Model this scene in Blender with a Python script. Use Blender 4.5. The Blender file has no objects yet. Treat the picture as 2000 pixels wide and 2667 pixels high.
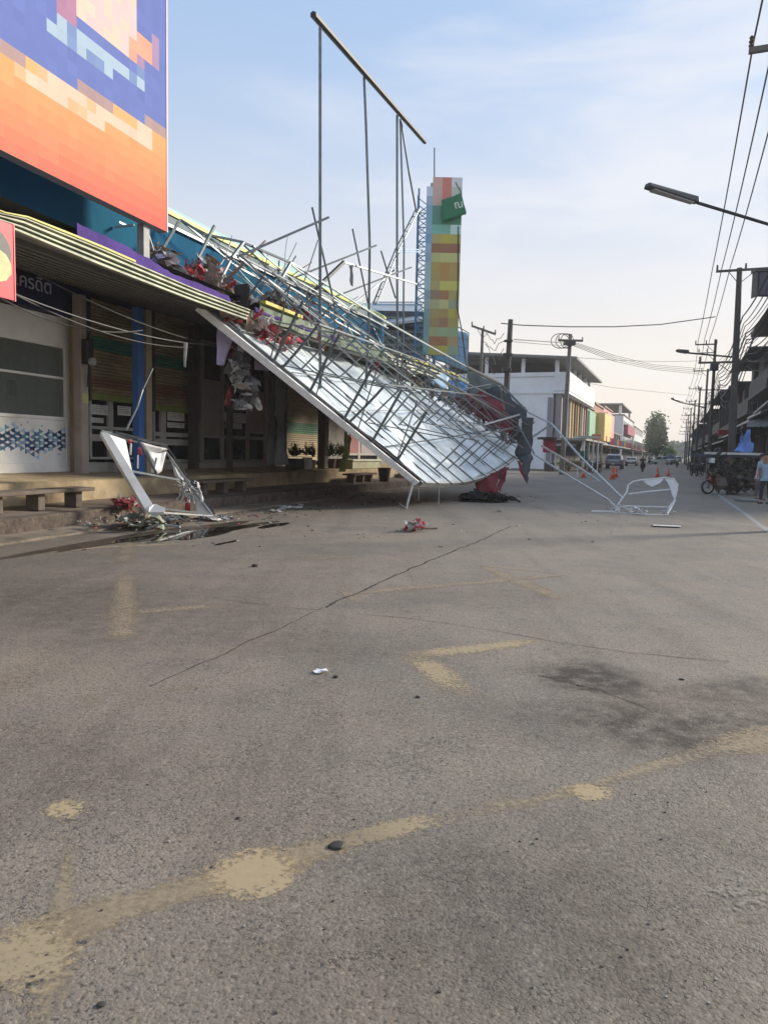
import bpy, math, random
from mathutils import Vector, Matrix, noise
random.seed(7)
S = bpy.context.scene
COL = S.collection
R = math.radians

# ------------------------------------------------------------ camera
H = 1.55; PITCH = R(4.70); ROLL = R(1.2); FPX = 2667*26/36.0
cd = bpy.data.cameras.new('camera'); cam = bpy.data.objects.new('camera', cd); COL.objects.link(cam)
cd.sensor_fit = 'VERTICAL'; cd.sensor_height = 36; cd.lens = 26; cd.clip_end = 6000; cd.clip_start = .05
fw = Vector((0, math.cos(PITCH), -math.sin(PITCH))); r0 = Vector((1,0,0)); u0 = Vector((0, math.sin(PITCH), math.cos(PITCH)))
cup = u0*math.cos(ROLL) - r0*math.sin(ROLL); crt = r0*math.cos(ROLL) + u0*math.sin(ROLL)
EYE = Vector((0,0,H))
mw = Matrix((crt, cup, -fw)).transposed().to_4x4(); mw.translation = EYE
cam.matrix_world = mw
S.camera = cam
S.render.resolution_x = 767; S.render.resolution_y = 1024

# ------------------------------------------------------------ world and sun
SUN_AZ, SUN_EL = R(64), R(22)
w = bpy.data.worlds.new('World'); S.world = w; w.use_nodes = True
nt = w.node_tree; nt.nodes.clear()
wo = nt.nodes.new('ShaderNodeOutputWorld'); bg = nt.nodes.new('ShaderNodeBackground'); bg.inputs[1].default_value = .15
sk = nt.nodes.new('ShaderNodeTexSky'); sk.sky_type = 'NISHITA'; sk.sun_disc = False
sk.sun_elevation = SUN_EL; sk.sun_rotation = SUN_AZ; sk.air_density = 1.0; sk.dust_density = 1.6; sk.ozone_density = 1.2
tc = nt.nodes.new('ShaderNodeTexCoord'); sx = nt.nodes.new('ShaderNodeSeparateXYZ')
nt.links.new(tc.outputs['Generated'], sx.inputs[0])
def wn(t, **k):
    n = nt.nodes.new(t)
    for a, b in k.items(): setattr(n, a, b)
    return n
def wmath(op, a, b=None, clamp=False):
    n = wn('ShaderNodeMath', operation=op, use_clamp=clamp)
    for i, v in enumerate((a, b)):
        if v is None: continue
        if isinstance(v, (int, float)): n.inputs[i].default_value = v
        else: nt.links.new(v, n.inputs[i])
    return n.outputs[0]
mr = wn('ShaderNodeMapRange'); mr.interpolation_type = 'SMOOTHSTEP'
mr.inputs[1].default_value = .52; mr.inputs[2].default_value = -.02; mr.inputs[3].default_value = 0; mr.inputs[4].default_value = .97
nt.links.new(sx.outputs[2], mr.inputs[0])
mp = wn('ShaderNodeMapping'); mp.inputs['Scale'].default_value = (1.3, 1.3, 5.0); mp.inputs['Rotation'].default_value = (0, R(14), 0)
nt.links.new(tc.outputs['Generated'], mp.inputs[0])
nz = wn('ShaderNodeTexNoise'); nz.inputs['Scale'].default_value = 2.2; nz.inputs['Detail'].default_value = 6; nz.inputs['Roughness'].default_value = .52; nz.inputs['Distortion'].default_value = .35
nt.links.new(mp.outputs[0], nz.inputs['Vector'])
cl = wn('ShaderNodeMapRange'); cl.interpolation_type = 'SMOOTHSTEP'
cl.inputs[1].default_value = .44; cl.inputs[2].default_value = .72; cl.inputs[3].default_value = 0; cl.inputs[4].default_value = .62
nt.links.new(nz.outputs['Fac'], cl.inputs[0])
right = wn('ShaderNodeMapRange'); right.inputs[1].default_value = -.45; right.inputs[2].default_value = .5; right.inputs[3].default_value = .35; right.inputs[4].default_value = 1.25
nt.links.new(sx.outputs[0], right.inputs[0])
fac = wmath('MAXIMUM', mr.outputs[0], 0.0)
cf = wmath('MULTIPLY', cl.outputs[0], right.outputs[0])
base_sky = wn('ShaderNodeMix', data_type='RGBA'); base_sky.inputs[7].default_value = (5.7, 5.15, 4.5, 1)
nt.links.new(fac, base_sky.inputs[0]); 
tint = wn('ShaderNodeMix', data_type='RGBA'); tint.inputs[0].default_value = .72; tint.inputs[7].default_value = (2.75, 3.75, 5.35, 1)
nt.links.new(sk.outputs[0], tint.inputs[6])
nt.links.new(tint.outputs[2], base_sky.inputs[6])
cloud = wn('ShaderNodeMix', data_type='RGBA'); cloud.inputs[7].default_value = (5.3, 5.25, 5.35, 1)
nt.links.new(wmath('MULTIPLY', cf, .9, True), cloud.inputs[0]); nt.links.new(base_sky.outputs[2], cloud.inputs[6])
nt.links.new(cloud.outputs[2], bg.inputs[0]); nt.links.new(bg.outputs[0], wo.inputs[0])

sl = bpy.data.lights.new('sun', 'SUN'); sl.energy = 4.8; sl.angle = R(10); sl.color = (1, .9, .76)
so = bpy.data.objects.new('sun', sl); COL.objects.link(so)
SD = Vector((math.sin(SUN_AZ)*math.cos(SUN_EL), math.cos(SUN_AZ)*math.cos(SUN_EL), math.sin(SUN_EL)))
so.rotation_euler = (-SD).to_track_quat('-Z', 'Y').to_euler()
S.view_settings.view_transform = 'Standard'; S.view_settings.look = 'None'; S.view_settings.exposure = 0.28; S.view_settings.gamma = 1

# ------------------------------------------------------------ survey helpers (photo pixels -> metres in the place)
def ray(x, y): return fw + crt*((x-1000)/FPX) + cup*((1333.5-y)/FPX)
def D(x, y, Y):
    d = ray(x, y); return EYE + d*(Y/d.y)
def G(x, y, z=0.0):
    d = ray(x, y); return EYE + d*((z-H)/d.z)
def DD(x, y, Y): return D(x*1.2055, y*1.2055, Y)
def slope(Y):
    return min(.40, max(.2713, .3+.007*(Y-11.1)))
def F(Y):
    if Y < 7: return F(7)+.2713*(Y-7)
    if Y > 25.386: return F(25.386)+.40*(Y-25.386)
    return -5.8+.30*(Y-11.1)+.0035*(Y-11.1)**2
def P(Y, off, z):
    s = slope(Y); k = off/math.sqrt(1+s*s)
    return Vector((F(Y)-k, Y+s*k, z))
def offs(X, Y):
    for _ in range(3): pass
    return (F(Y)-X)/math.sqrt(1+slope(Y)**2)
def FAC(x, y, off):
    d = ray(x, y); a, b = 1.0, 90.0
    for _ in range(50):
        m = (a+b)/2; q = EYE+d*m
        if offs(q.x, q.y) < off: a = m
        else: b = m
    q = EYE+d*a
    Y = q.y
    for _ in range(6):      # curve parameter whose offset point is q
        Y = Y+(q.y-P(Y, off, 0).y)
    return Y, q.z

# ------------------------------------------------------------ materials
MATS = {}
def mat(name, c, rough=.7, metal=0, var=.12, scale=6, bump=0, bscale=40, dirt=None, dscale=1.5, trans=None, stretch=None, spec=None, emit=None):
    if name in MATS: return MATS[name]
    m = bpy.data.materials.new(name); m.use_nodes = True; t = m.node_tree; b = t.nodes['Principled BSDF']
    b.inputs['Roughness'].default_value = rough; b.inputs['Metallic'].default_value = metal
    if spec is not None: b.inputs['Specular IOR Level'].default_value = spec
    co = t.nodes.new('ShaderNodeTexCoord'); src = co.outputs['Object']
    if stretch:
        mpn = t.nodes.new('ShaderNodeMapping'); mpn.inputs['Scale'].default_value = stretch; t.links.new(src, mpn.inputs[0]); src = mpn.outputs[0]
    n = t.nodes.new('ShaderNodeTexNoise'); n.inputs['Scale'].default_value = scale; n.inputs['Detail'].default_value = 5; t.links.new(src, n.inputs['Vector'])
    rmp = t.nodes.new('ShaderNodeMapRange'); rmp.inputs[1].default_value = .3; rmp.inputs[2].default_value = .7
    rmp.inputs[3].default_value = 1-var; rmp.inputs[4].default_value = 1+var; t.links.new(n.outputs['Fac'], rmp.inputs[0])
    mul = t.nodes.new('ShaderNodeVectorMath'); mul.operation = 'SCALE'; mul.inputs[0].default_value = c; t.links.new(rmp.outputs[0], mul.inputs['Scale'])
    out = mul.outputs[0]
    if dirt:
        n2 = t.nodes.new('ShaderNodeTexNoise'); n2.inputs['Scale'].default_value = dscale; n2.inputs['Detail'].default_value = 8; n2.inputs['Roughness'].default_value = .7; t.links.new(src, n2.inputs['Vector'])
        r2 = t.nodes.new('ShaderNodeMapRange'); r2.inputs[1].default_value = .45; r2.inputs[2].default_value = .7; t.links.new(n2.outputs['Fac'], r2.inputs[0])
        mx = t.nodes.new('ShaderNodeMix'); mx.data_type = 'RGBA'; mx.inputs[7].default_value = (*dirt, 1); t.links.new(r2.outputs[0], mx.inputs[0]); t.links.new(out, mx.inputs[6]); out = mx.outputs[2]
    t.links.new(out, b.inputs['Base Color'])
    if bump:
        n3 = t.nodes.new('ShaderNodeTexNoise'); n3.inputs['Scale'].default_value = bscale; n3.inputs['Detail'].default_value = 4; t.links.new(src, n3.inputs['Vector'])
        bp = t.nodes.new('ShaderNodeBump'); bp.inputs['Strength'].default_value = bump; bp.inputs['Distance'].default_value = .02
        t.links.new(n3.outputs['Fac'], bp.inputs['Height']); t.links.new(bp.outputs[0], b.inputs['Normal'])
    if trans: b.inputs['Transmission Weight'].default_value = trans
    if emit: b.inputs['Emission Color'].default_value = (*emit[0], 1); b.inputs['Emission Strength'].default_value = emit[1]
    MATS[name] = m; return m
def s2l(r, g, b):
    f = lambda c: (c/255/12.92) if c <= 10 else ((c/255+.055)/1.055)**2.4
    return (f(r), f(g), f(b))

STEEL = mat('galvanised steel', (.14, .165, .18), .45, .6, .2, 5)
STEEL_D = mat('dark steel', (.035, .04, .045), .5, .4, .2, 5)
STEEL_L = mat('pale steel', (.42, .45, .46), .45, .4, .15, 5)
WHITE = mat('white paint', (.84, .85, .84), .5, 0, .06, 3, dirt=(.66, .63, .58))
CONC = mat('weathered concrete', (.27, .25, .21), .9, 0, .18, 3, .5, 30, dirt=(.10, .085, .065))
CONC_T = mat('pavement concrete', (.22, .195, .165), .9, 0, .2, 4, .5, 30, dirt=(.09, .075, .06))
POLE = mat('pole concrete', (.16, .15, .14), .9, 0, .15, 3, .3, 30)
POLE_D = mat('dark pole concrete', (.075, .07, .065), .9, 0, .15, 3, .3, 30)
RUBBER = mat('rubber', (.015, .015, .016), .8, 0, .1, 5)
DARK = mat('dark interior', (.018, .018, .02), .8, 0, .2, 2)
GLASS = mat('dark glass', (.02, .024, .028), .06, 0, .1, 2, spec=.8)
WIRE = mat('cable black', (.02, .02, .02), .6, 0, .1, 3)
BLUE_C = mat('blue column paint', (.03, .12, .38), .5, 0, .15, 3, dirt=(.05, .1, .2))

# ------------------------------------------------------------ mesh builder
class MB:
    def __init__(s): s.v = []; s.f = []; s.mi = []; s.m = 0
    def add(s, vs, fs):
        o = len(s.v); s.v += [tuple(v) for v in vs]; s.f += [tuple(i+o for i in f) for f in fs]; s.mi += [s.m]*len(fs); return s
    def box(s, c, d, M=None):
        c = Vector(c); vs = []
        for z in (-.5, .5):
            for y in (-.5, .5):
                for x in (-.5, .5):
                    v = Vector((x*d[0], y*d[1], z*d[2])); vs.append(c+(M@v if M else v))
        return s.add(vs, [(0,2,3,1),(4,5,7,6),(0,1,5,4),(2,6,7,3),(0,4,6,2),(1,3,7,5)])
    def hexa(s, a, b):      # two quads of four points
        return s.add(list(a)+list(b), [(0,1,2,3),(7,6,5,4),(0,4,5,1),(1,5,6,2),(2,6,7,3),(3,7,4,0)])
    def path(s, pts, r, n=6, r2=None):
        pts = [Vector(p) for p in pts]; k = len(pts); vs = []; 
        ref = None
        for i, p in enumerate(pts):
            d = (pts[min(i+1, k-1)]-pts[max(i-1, 0)])
            if d.length < 1e-9: d = Vector((0,0,1))
            d.normalize()
            if ref is None: ref = Vector((0,0,1)) if abs(d.z) < .9 else Vector((0,1,0))
            a = d.cross(ref).normalized(); b = d.cross(a).normalized()
            rr = r if r2 is None else r+(r2-r)*i/max(1, k-1)
            if isinstance(r, (list, tuple)): rr = r[i]
            for j in range(n):
                t = 2*math.pi*(j+.5)/n; vs.append(p+a*math.cos(t)*rr+b*math.sin(t)*rr)
        fs = []
        for i in range(k-1):
            for j in range(n):
                fs.append((i*n+j, i*n+(j+1)%n, (i+1)*n+(j+1)%n, (i+1)*n+j))
        fs.append(tuple(range(n))[::-1]); fs.append(tuple((k-1)*n+j for j in range(n)))
        return s.add(vs, fs)
    def beam(s, p, q, r, n=4): return s.path([p, q], r, n)
    def sweep(s, sec, Y0, Y1, step=.6, wob=None, zf=None):
        k = max(1, int((Y1-Y0)/step)); n = len(sec); vs = []
        for i in range(k+1):
            Y = Y0+(Y1-Y0)*i/k
            for j, (o, z) in enumerate(sec):
                q = P(Y, o, zf(Y, z) if zf else z)
                if wob: q = q+wob(Y, j)
                vs.append(q)
        fs = [(i*n+j, i*n+(j+1)%n, (i+1)*n+(j+1)%n, (i+1)*n+j) for i in range(k) for j in range(n)]
        fs.append(tuple(range(n))[::-1]); fs.append(tuple(k*n+j for j in range(n)))
        return s.add(vs, fs)
    def rbox(s, Y0, Y1, o0, o1, z0, z1, step=2.0, zf=None): return s.sweep([(o0, z0), (o1, z0), (o1, z1), (o0, z1)], Y0, Y1, step, None, zf)
    def grid(s, fn, nu, nv):
        vs = [fn(i/nu, j/nv) for i in range(nu+1) for j in range(nv+1)]
        return s.add(vs, [(i*(nv+1)+j, (i+1)*(nv+1)+j, (i+1)*(nv+1)+j+1, i*(nv+1)+j+1) for i in range(nu) for j in range(nv)])
    def lathe(s, prof, c=(0,0,0), n=16):
        vs = []; c = Vector(c)
        for (r, z) in prof:
            for j in range(n):
                t = 2*math.pi*j/n; vs.append(c+Vector((r*math.cos(t), r*math.sin(t), z)))
        k = len(prof)
        fs = [(i*n+j, i*n+(j+1)%n, (i+1)*n+(j+1)%n, (i+1)*n+j) for i in range(k-1) for j in range(n)]
        fs.append(tuple(range(n))[::-1]); fs.append(tuple((k-1)*n+j for j in range(n)))
        return s.add(vs, fs)
    def wheel(s, c, r, wd, ax=Vector((1,0,0)), n=20, rin=0):
        c = Vector(c); ax = ax.normalized(); a = ax.cross(Vector((0,0,1))).normalized(); b = ax.cross(a)
        prof = [(rin if rin else 0.001, -wd/2), (r*.93, -wd/2), (r, -wd/4), (r, wd/4), (r*.93, wd/2), (rin if rin else .001, wd/2)]
        vs = [c+(a*math.cos(2*math.pi*j/n)+b*math.sin(2*math.pi*j/n))*q+ax*h for (q, h) in prof for j in range(n)]
        k = len(prof); fs = [(i*n+j, i*n+(j+1)%n, (i+1)*n+(j+1)%n, (i+1)*n+j) for i in range(k-1) for j in range(n)]
        fs += [((k-1)*n+j, (k-1)*n+(j+1)%n, (j+1)%n, j) for j in range(n)]
        return s.add(vs, fs)
    def build(s, name, m, parent=None, bevel=0, smooth=False, solid=0, sub=0):
        me = bpy.data.meshes.new(name); me.from_pydata(s.v, [], s.f)
        for mm in (m if isinstance(m, (list, tuple)) else [m]): me.materials.append(mm)
        if isinstance(m, (list, tuple)): me.polygons.foreach_set('material_index', s.mi)
        if smooth: me.polygons.foreach_set('use_smooth', [True]*len(me.polygons))
        me.update()
        o = bpy.data.objects.new(name, me); COL.objects.link(o)
        if parent:
            o.parent = parent
            rt = parent
            while rt.parent: rt = rt.parent
            if parent.type == 'EMPTY': o.matrix_parent_inverse = Matrix.Translation(-Vector(parent.location))
        if solid: md = o.modifiers.new('solid', 'SOLIDIFY'); md.thickness = solid; md.offset = 0
        if bevel: md = o.modifiers.new('bevel', 'BEVEL'); md.width = bevel; md.segments = 2; md.limit_method = 'ANGLE'
        if sub: md = o.modifiers.new('sub', 'SUBSURF'); md.levels = sub; md.render_levels = sub
        return o
def tag(o, label=None, cat=None, group=None, kind=None):
    if label: o['label'] = label
    if cat: o['category'] = cat
    if group: o['group'] = group
    if kind: o['kind'] = kind
    return o
def thing(name, label, cat, loc=(0,0,0), group=None):
    o = bpy.data.objects.new(name, None); COL.objects.link(o); o.location = loc; o.empty_display_size = .3
    return tag(o, label, cat, group)
def kids(o): return [c for c in list(COL.objects) if c.parent == o]
def copy_tree(o, parent=None):
    c = o.copy(); COL.objects.link(c)
    if parent: c.parent = parent; c.matrix_parent_inverse = o.matrix_parent_inverse.copy()
    for ch in kids(o): copy_tree(ch, c)
    return c

# ------------------------------------------------------------ ground and road
def road_mat():
    m = bpy.data.materials.new('worn asphalt'); m.use_nodes = True; t = m.node_tree; b = t.nodes['Principled BSDF']; L = t.links.new
    co = t.nodes.new('ShaderNodeTexCoord').outputs['Object']
    def N(sc, det=5, ro=.6, dist=0, vec=None):
        n = t.nodes.new('ShaderNodeTexNoise'); n.inputs['Scale'].default_value = sc; n.inputs['Detail'].default_value = det; n.inputs['Roughness'].default_value = ro; n.inputs['Distortion'].default_value = dist
        L(vec or co, n.inputs['Vector']); return n.outputs['Fac']
    def MR(v, a, b_, c, d, smooth=False):
        n = t.nodes.new('ShaderNodeMapRange'); n.inputs[1].default_value = a; n.inputs[2].default_value = b_; n.inputs[3].default_value = c; n.inputs[4].default_value = d
        if smooth: n.interpolation_type = 'SMOOTHSTEP'
        L(v, n.inputs[0]); return n.outputs[0]
    def MX(f, a, b_, mode='MIX'):
        n = t.nodes.new('ShaderNodeMix'); n.data_type = 'RGBA'; n.blend_type = mode
        for i, v in ((0, f), (6, a), (7, b_)):
            if isinstance(v, tuple): n.inputs[i].default_value = (*v, 1)
            elif isinstance(v, (int, float)): n.inputs[i].default_value = v
            else: L(v, n.inputs[i])
        return n.outputs[2]
    def MA(op, a, b_):
        n = t.nodes.new('ShaderNodeMath'); n.operation = op
        for i, v in ((0, a), (1, b_)):
            if isinstance(v, (int, float)): n.inputs[i].default_value = v
            else: L(v, n.inputs[i])
        return n.outputs[0]
    big = N(.32, 5, .6); mid = N(1.6, 6, .65); fine = N(46, 4, .75); grit = N(140, 3, .7)
    c = MX(MR(big, .40, .60, 0, 1, True), (.215, .184, .146), (.138, .124, .104))
    red = N(.7, 4, .6, .5); c = MX(MR(red, .5, .75, 0, .55), c, (.20, .13, .085))
    c = MX(MR(mid, .3, .7, .0, .4), c, (.31, .26, .19))
    # long traffic streaks along the street and irregular repair patches
    ms = t.nodes.new('ShaderNodeMapping'); ms.inputs['Rotation'].default_value = (0, 0, R(21)); ms.inputs['Scale'].default_value = (1.6, .13, 1); L(co, ms.inputs[0])
    st_ = N(1.0, 5, .6, .3, ms.outputs[0]); c = MX(MR(st_, .50, .66, 0, .55, True), c, (.125, .10, .076)); c = MX(MR(st_, .34, .46, .45, 0, True), c, (.27, .228, .178))
    vp = t.nodes.new('ShaderNodeTexVoronoi'); vp.inputs['Scale'].default_value = .22; L(co, vp.inputs['Vector']); hp_ = t.nodes.new('ShaderNodeSeparateColor'); L(vp.outputs['Color'], hp_.inputs[0])
    c = MX(MR(hp_.outputs[0], 0, 1, .0, .40), c, (.14, .118, .092))
    # aggregate stones
    v = t.nodes.new('ShaderNodeTexVoronoi'); v.inputs['Scale'].default_value = 75; L(co, v.inputs['Vector'])
    hs = t.nodes.new('ShaderNodeSeparateColor'); L(v.outputs['Color'], hs.inputs[0])
    c = MX(MR(hs.outputs[0], 0, 1, .0, .55), c, MX(hs.outputs[1], (.10, .088, .074), (.36, .31, .245)))
    pits = MR(fine, .54, .62, 0, 1, True)
    c = MX(MA('MULTIPLY', pits, .8), c, (.05, .042, .035))
    v2 = t.nodes.new('ShaderNodeTexVoronoi'); v2.feature = 'DISTANCE_TO_EDGE'; v2.inputs['Scale'].default_value = 13
    wv = t.nodes.new('ShaderNodeVectorMath'); wv.operation = 'ADD'; nn = t.nodes.new('ShaderNodeTexNoise'); nn.inputs['Scale'].default_value = 22; L(co, nn.inputs['Vector'])
    sc = t.nodes.new('ShaderNodeVectorMath'); sc.operation = 'SCALE'; sc.inputs['Scale'].default_value = .11; L(nn.outputs['Color'], sc.inputs[0]); L(co, wv.inputs[0]); L(sc.outputs[0], wv.inputs[1]); L(wv.outputs[0], v2.inputs['Vector'])
    crk = MA('MULTIPLY', MR(v2.outputs['Distance'], 0, .05, 1, 0, True), MR(N(2.2, 3), .45, .62, 0, .6, True))
    c = MX(crk, c, (.035, .031, .028))
    # stains: oil, tyre dirt and broad dark patches
    pos = t.nodes.new('ShaderNodeNewGeometry').outputs['Position']
    warp = t.nodes.new('ShaderNodeVectorMath'); warp.operation = 'SCALE'; warp.inputs['Scale'].default_value = 1.1
    wn_ = t.nodes.new('ShaderNodeTexNoise'); wn_.inputs['Scale'].default_value = 1.3; wn_.inputs['Detail'].default_value = 6; L(pos, wn_.inputs['Vector']); L(wn_.outputs['Color'], warp.inputs[0])
    wp = t.nodes.new('ShaderNodeVectorMath'); wp.operation = 'ADD'; L(pos, wp.inputs[0]); L(warp.outputs[0], wp.inputs[1])
    for (x, y, rx, ry, k) in ((1525, 1765, .62, .50, 1.3), (1770, 1885, 1.15, .62, .95), (1935, 1800, .6, .4, .8), (60, 1560, 2.6, 1.4, .45), (480, 1640, 1.6, 1.3, .35), (1300, 2400, .9, .5, .25), (300, 1990, 1.0, .6, .25), (1200, 1560, 1.8, .8, .25), (985, 1690, .8, .5, .25), (1690, 1370, 2.6, 1.0, .35), (1900, 2300, 1.3, .8, .3), (1180, 2560, .9, .7, .2)):
        g = G(x, y)
        mpn = t.nodes.new('ShaderNodeMapping'); mpn.vector_type = 'TEXTURE'; mpn.inputs['Location'].default_value = (g.x+.55, g.y+.55, .5); mpn.inputs['Scale'].default_value = (rx, ry, 9); L(wp.outputs[0], mpn.inputs[0])
        ln = t.nodes.new('ShaderNodeVectorMath'); ln.operation = 'LENGTH'; L(mpn.outputs[0], ln.inputs[0])
        mk = MA('MULTIPLY', MR(ln.outputs['Value'], .25, 1.15, k, 0, True), MR(N(7, 6, .75), .38, .58, .25, 1))
        c = MX(mk, c, (.034, .023, .016))
    L(c, b.inputs['Base Color'])
    L(MR(mid, .3, .7, .62, .85), b.inputs['Roughness'])
    h = MA('ADD', MA('MULTIPLY', MR(v.outputs['Distance'], 0, .8, 1, 0), .55), MA('ADD', MA('MULTIPLY', fine, -1.3), MA('MULTIPLY', grit, .5)))
    h = MA('SUBTRACT', h, MA('MULTIPLY', crk, 1.2))
    bp = t.nodes.new('ShaderNodeBump'); bp.inputs['Strength'].default_value = .5; bp.inputs['Distance'].default_value = .006; L(h, bp.inputs['Height'])
    bp2 = t.nodes.new('ShaderNodeBump'); bp2.inputs['Strength'].default_value = .3; bp2.inputs['Distance'].default_value = .05; L(mid, bp2.inputs['Height']); L(bp.outputs[0], bp2.inputs['Normal'])
    L(bp2.outputs[0], b.inputs['Normal'])
    return m
ROAD = road_mat()
def RX(Y, o=0): return 2.16+.385*Y+o*1.07
def LX(Y): return 16.5+.395*(Y-71)
mb = MB(); mb.box((0, 400, -.35), (2600, 2600, .5)); tag(mb.build('ground', mat('far earth', (.12, .11, .09), .95, var=.2, scale=.05, bump=.3)), kind='structure')
mb = MB()
mb.add([(-60, -8, 0), (60, -8, 0), (60, 2, 0), (RX(2, 9), 2, 0), (RX(60, 9), 60, 0), (RX(900, 2), 900, 0), (LX(900)-8, 900, 0), (LX(74)-8, 74, 0), (-60, 74, 0)], [tuple(range(9))[::1]])
tag(mb.build('road', ROAD), kind='structure')
# pavement on the left, in front of the shops
wk = lambda Y, j: Vector((noise.noise(Vector((Y*1.7, j*3., 0)))*.05, 0, noise.noise(Vector((Y*1.3, j*5., 4)))*.022)) if 1 <= j <= 3 else Vector((0,0,0))
mb = MB(); mb.sweep([(.0, -.1), (.0, .035), (.58, .075), (.58, -.1)], -4, 39.5, .3, wk)
tag(mb.build('gutter', mat('gutter concrete', (.24, .20, .155), .9, 0, .2, 4, .5, 30, dirt=(.10, .08, .06))), kind='structure')
mb = MB(); mb.sweep([(.585, -.1), (.585, .29), (.63, .32), (.80, .325), (.80, -.1)], -4, 39.5, .3, wk)
tag(mb.build('kerb', mat('dark brown kerb', (.115, .09, .07), .95, 0, .35, 7, .8, 25, dirt=(.04, .03, .024), dscale=3)), kind='structure')  # darker brown sets the kerb off from gutter and pavement
mb = MB(); mb.sweep([(.803, -.1), (.803, .318), (1.72, .40), (1.72, -.1)], -4, 39.5, .4)
tag(mb.build('pavement', mat('brown pavement', (.19, .155, .125), .9, 0, .2, 3, .5, 25, dirt=(.08, .06, .045))), kind='structure')
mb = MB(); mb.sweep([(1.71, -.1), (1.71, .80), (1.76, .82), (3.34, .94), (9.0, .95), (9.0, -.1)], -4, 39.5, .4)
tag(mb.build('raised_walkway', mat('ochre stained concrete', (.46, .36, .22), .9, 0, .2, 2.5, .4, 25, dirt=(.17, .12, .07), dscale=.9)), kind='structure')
# far left pavement and right pavement
mb = MB(); mb.hexa([(13.5, 69.5, -.1), (LX(70)+.3, 69.5, -.1), (LX(600)+.3, 600, -.1), (-200, 600, -.1)], [(13.5, 69.5, .16), (LX(70)+.3, 69.5, .16), (LX(600)+.3, 600, .16), (-200, 600, .16)])
tag(mb.build('far_pavement', CONC_T), kind='structure')
mb = MB(); mb.hexa([(RX(2, 2.7), 2, -.1), (RX(2, 40), 2, -.1), (RX(600, 40), 600, -.1), (RX(600, 2.7), 600, -.1)], [(RX(2, 2.7), 2, .12), (RX(2, 40), 2, .12), (RX(600, 40), 600, .12), (RX(600, 2.7), 600, .12)])
tag(mb.build('right_pavement', CONC_T), kind='structure')

# worn painted markings
def paint_mat(name, c, thr, soft=.12):
    m = bpy.data.materials.new(name); m.use_nodes = True; t = m.node_tree; b = t.nodes['Principled BSDF']; L = t.links.new
    b.inputs['Roughness'].default_value = .75
    co = t.nodes.new('ShaderNodeTexCoord').outputs['Object']
    n = t.nodes.new('ShaderNodeTexNoise'); n.inputs['Scale'].default_value = 34; n.inputs['Detail'].default_value = 7; n.inputs['Roughness'].default_value = .7; L(co, n.inputs['Vector'])
    n2 = t.nodes.new('ShaderNodeTexNoise'); n2.inputs['Scale'].default_value = 3.0; n2.inputs['Detail'].default_value = 4; L(co, n2.inputs['Vector'])
    at = t.nodes.new('ShaderNodeAttribute'); at.attribute_name = 'wear'
    cn = t.nodes.new('ShaderNodeMapRange'); cn.clamp = False; cn.inputs[1].default_value = .31; cn.inputs[2].default_value = .69; L(n.outputs['Fac'], cn.inputs[0])
    a1 = t.nodes.new('ShaderNodeMath'); a1.operation = 'MULTIPLY_ADD'; L(n2.outputs['Fac'], a1.inputs[0]); a1.inputs[1].default_value = .8; L(cn.outputs[0], a1.inputs[2])
    a2 = t.nodes.new('ShaderNodeMath'); a2.operation = 'MULTIPLY_ADD'; L(at.outputs['Fac'], a2.inputs[0]); a2.inputs[1].default_value = .75; L(a1.outputs[0], a2.inputs[2])
    r = t.nodes.new('ShaderNodeMapRange'); r.inputs[1].default_value = thr-soft; r.inputs[2].default_value = thr+soft; r.inputs[4].default_value = .80; L(a2.outputs[0], r.inputs[0])
    tr = t.nodes.new('ShaderNodeBsdfTransparent'); mx = t.nodes.new('ShaderNodeMixShader'); L(r.outputs[0], mx.inputs[0]); L(tr.outputs[0], mx.inputs[1]); L(b.outputs[0], mx.inputs[2])
    L(mx.outputs[0], t.nodes['Material Output'].inputs[0])
    cm = t.nodes.new('ShaderNodeMix'); cm.data_type = 'RGBA'; cm.inputs[6].default_value = (*[x*.62 for x in c], 1); cm.inputs[7].default_value = (*c, 1); L(n.outputs['Fac'], cm.inputs[0]); L(cm.outputs[2], b.inputs['Base Color'])
    return m
YEL = paint_mat('worn yellow paint', (.48, .385, .235), 1.25, .24)
YELS = paint_mat('solid yellow paint', (.54, .42, .25), 1.14, .22)
YELT = paint_mat('thick yellow paint', (.48, .38, .235), 1.28, .26)
YELF = paint_mat('faded yellow paint', (.385, .31, .21), 1.46, .30)
PALE = paint_mat('faded pale paint', (.34, .30, .24), 1.66, .2)
WHP = paint_mat('white line paint', (.42, .41, .38), 1.15)
ZS = [.0012]
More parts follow.
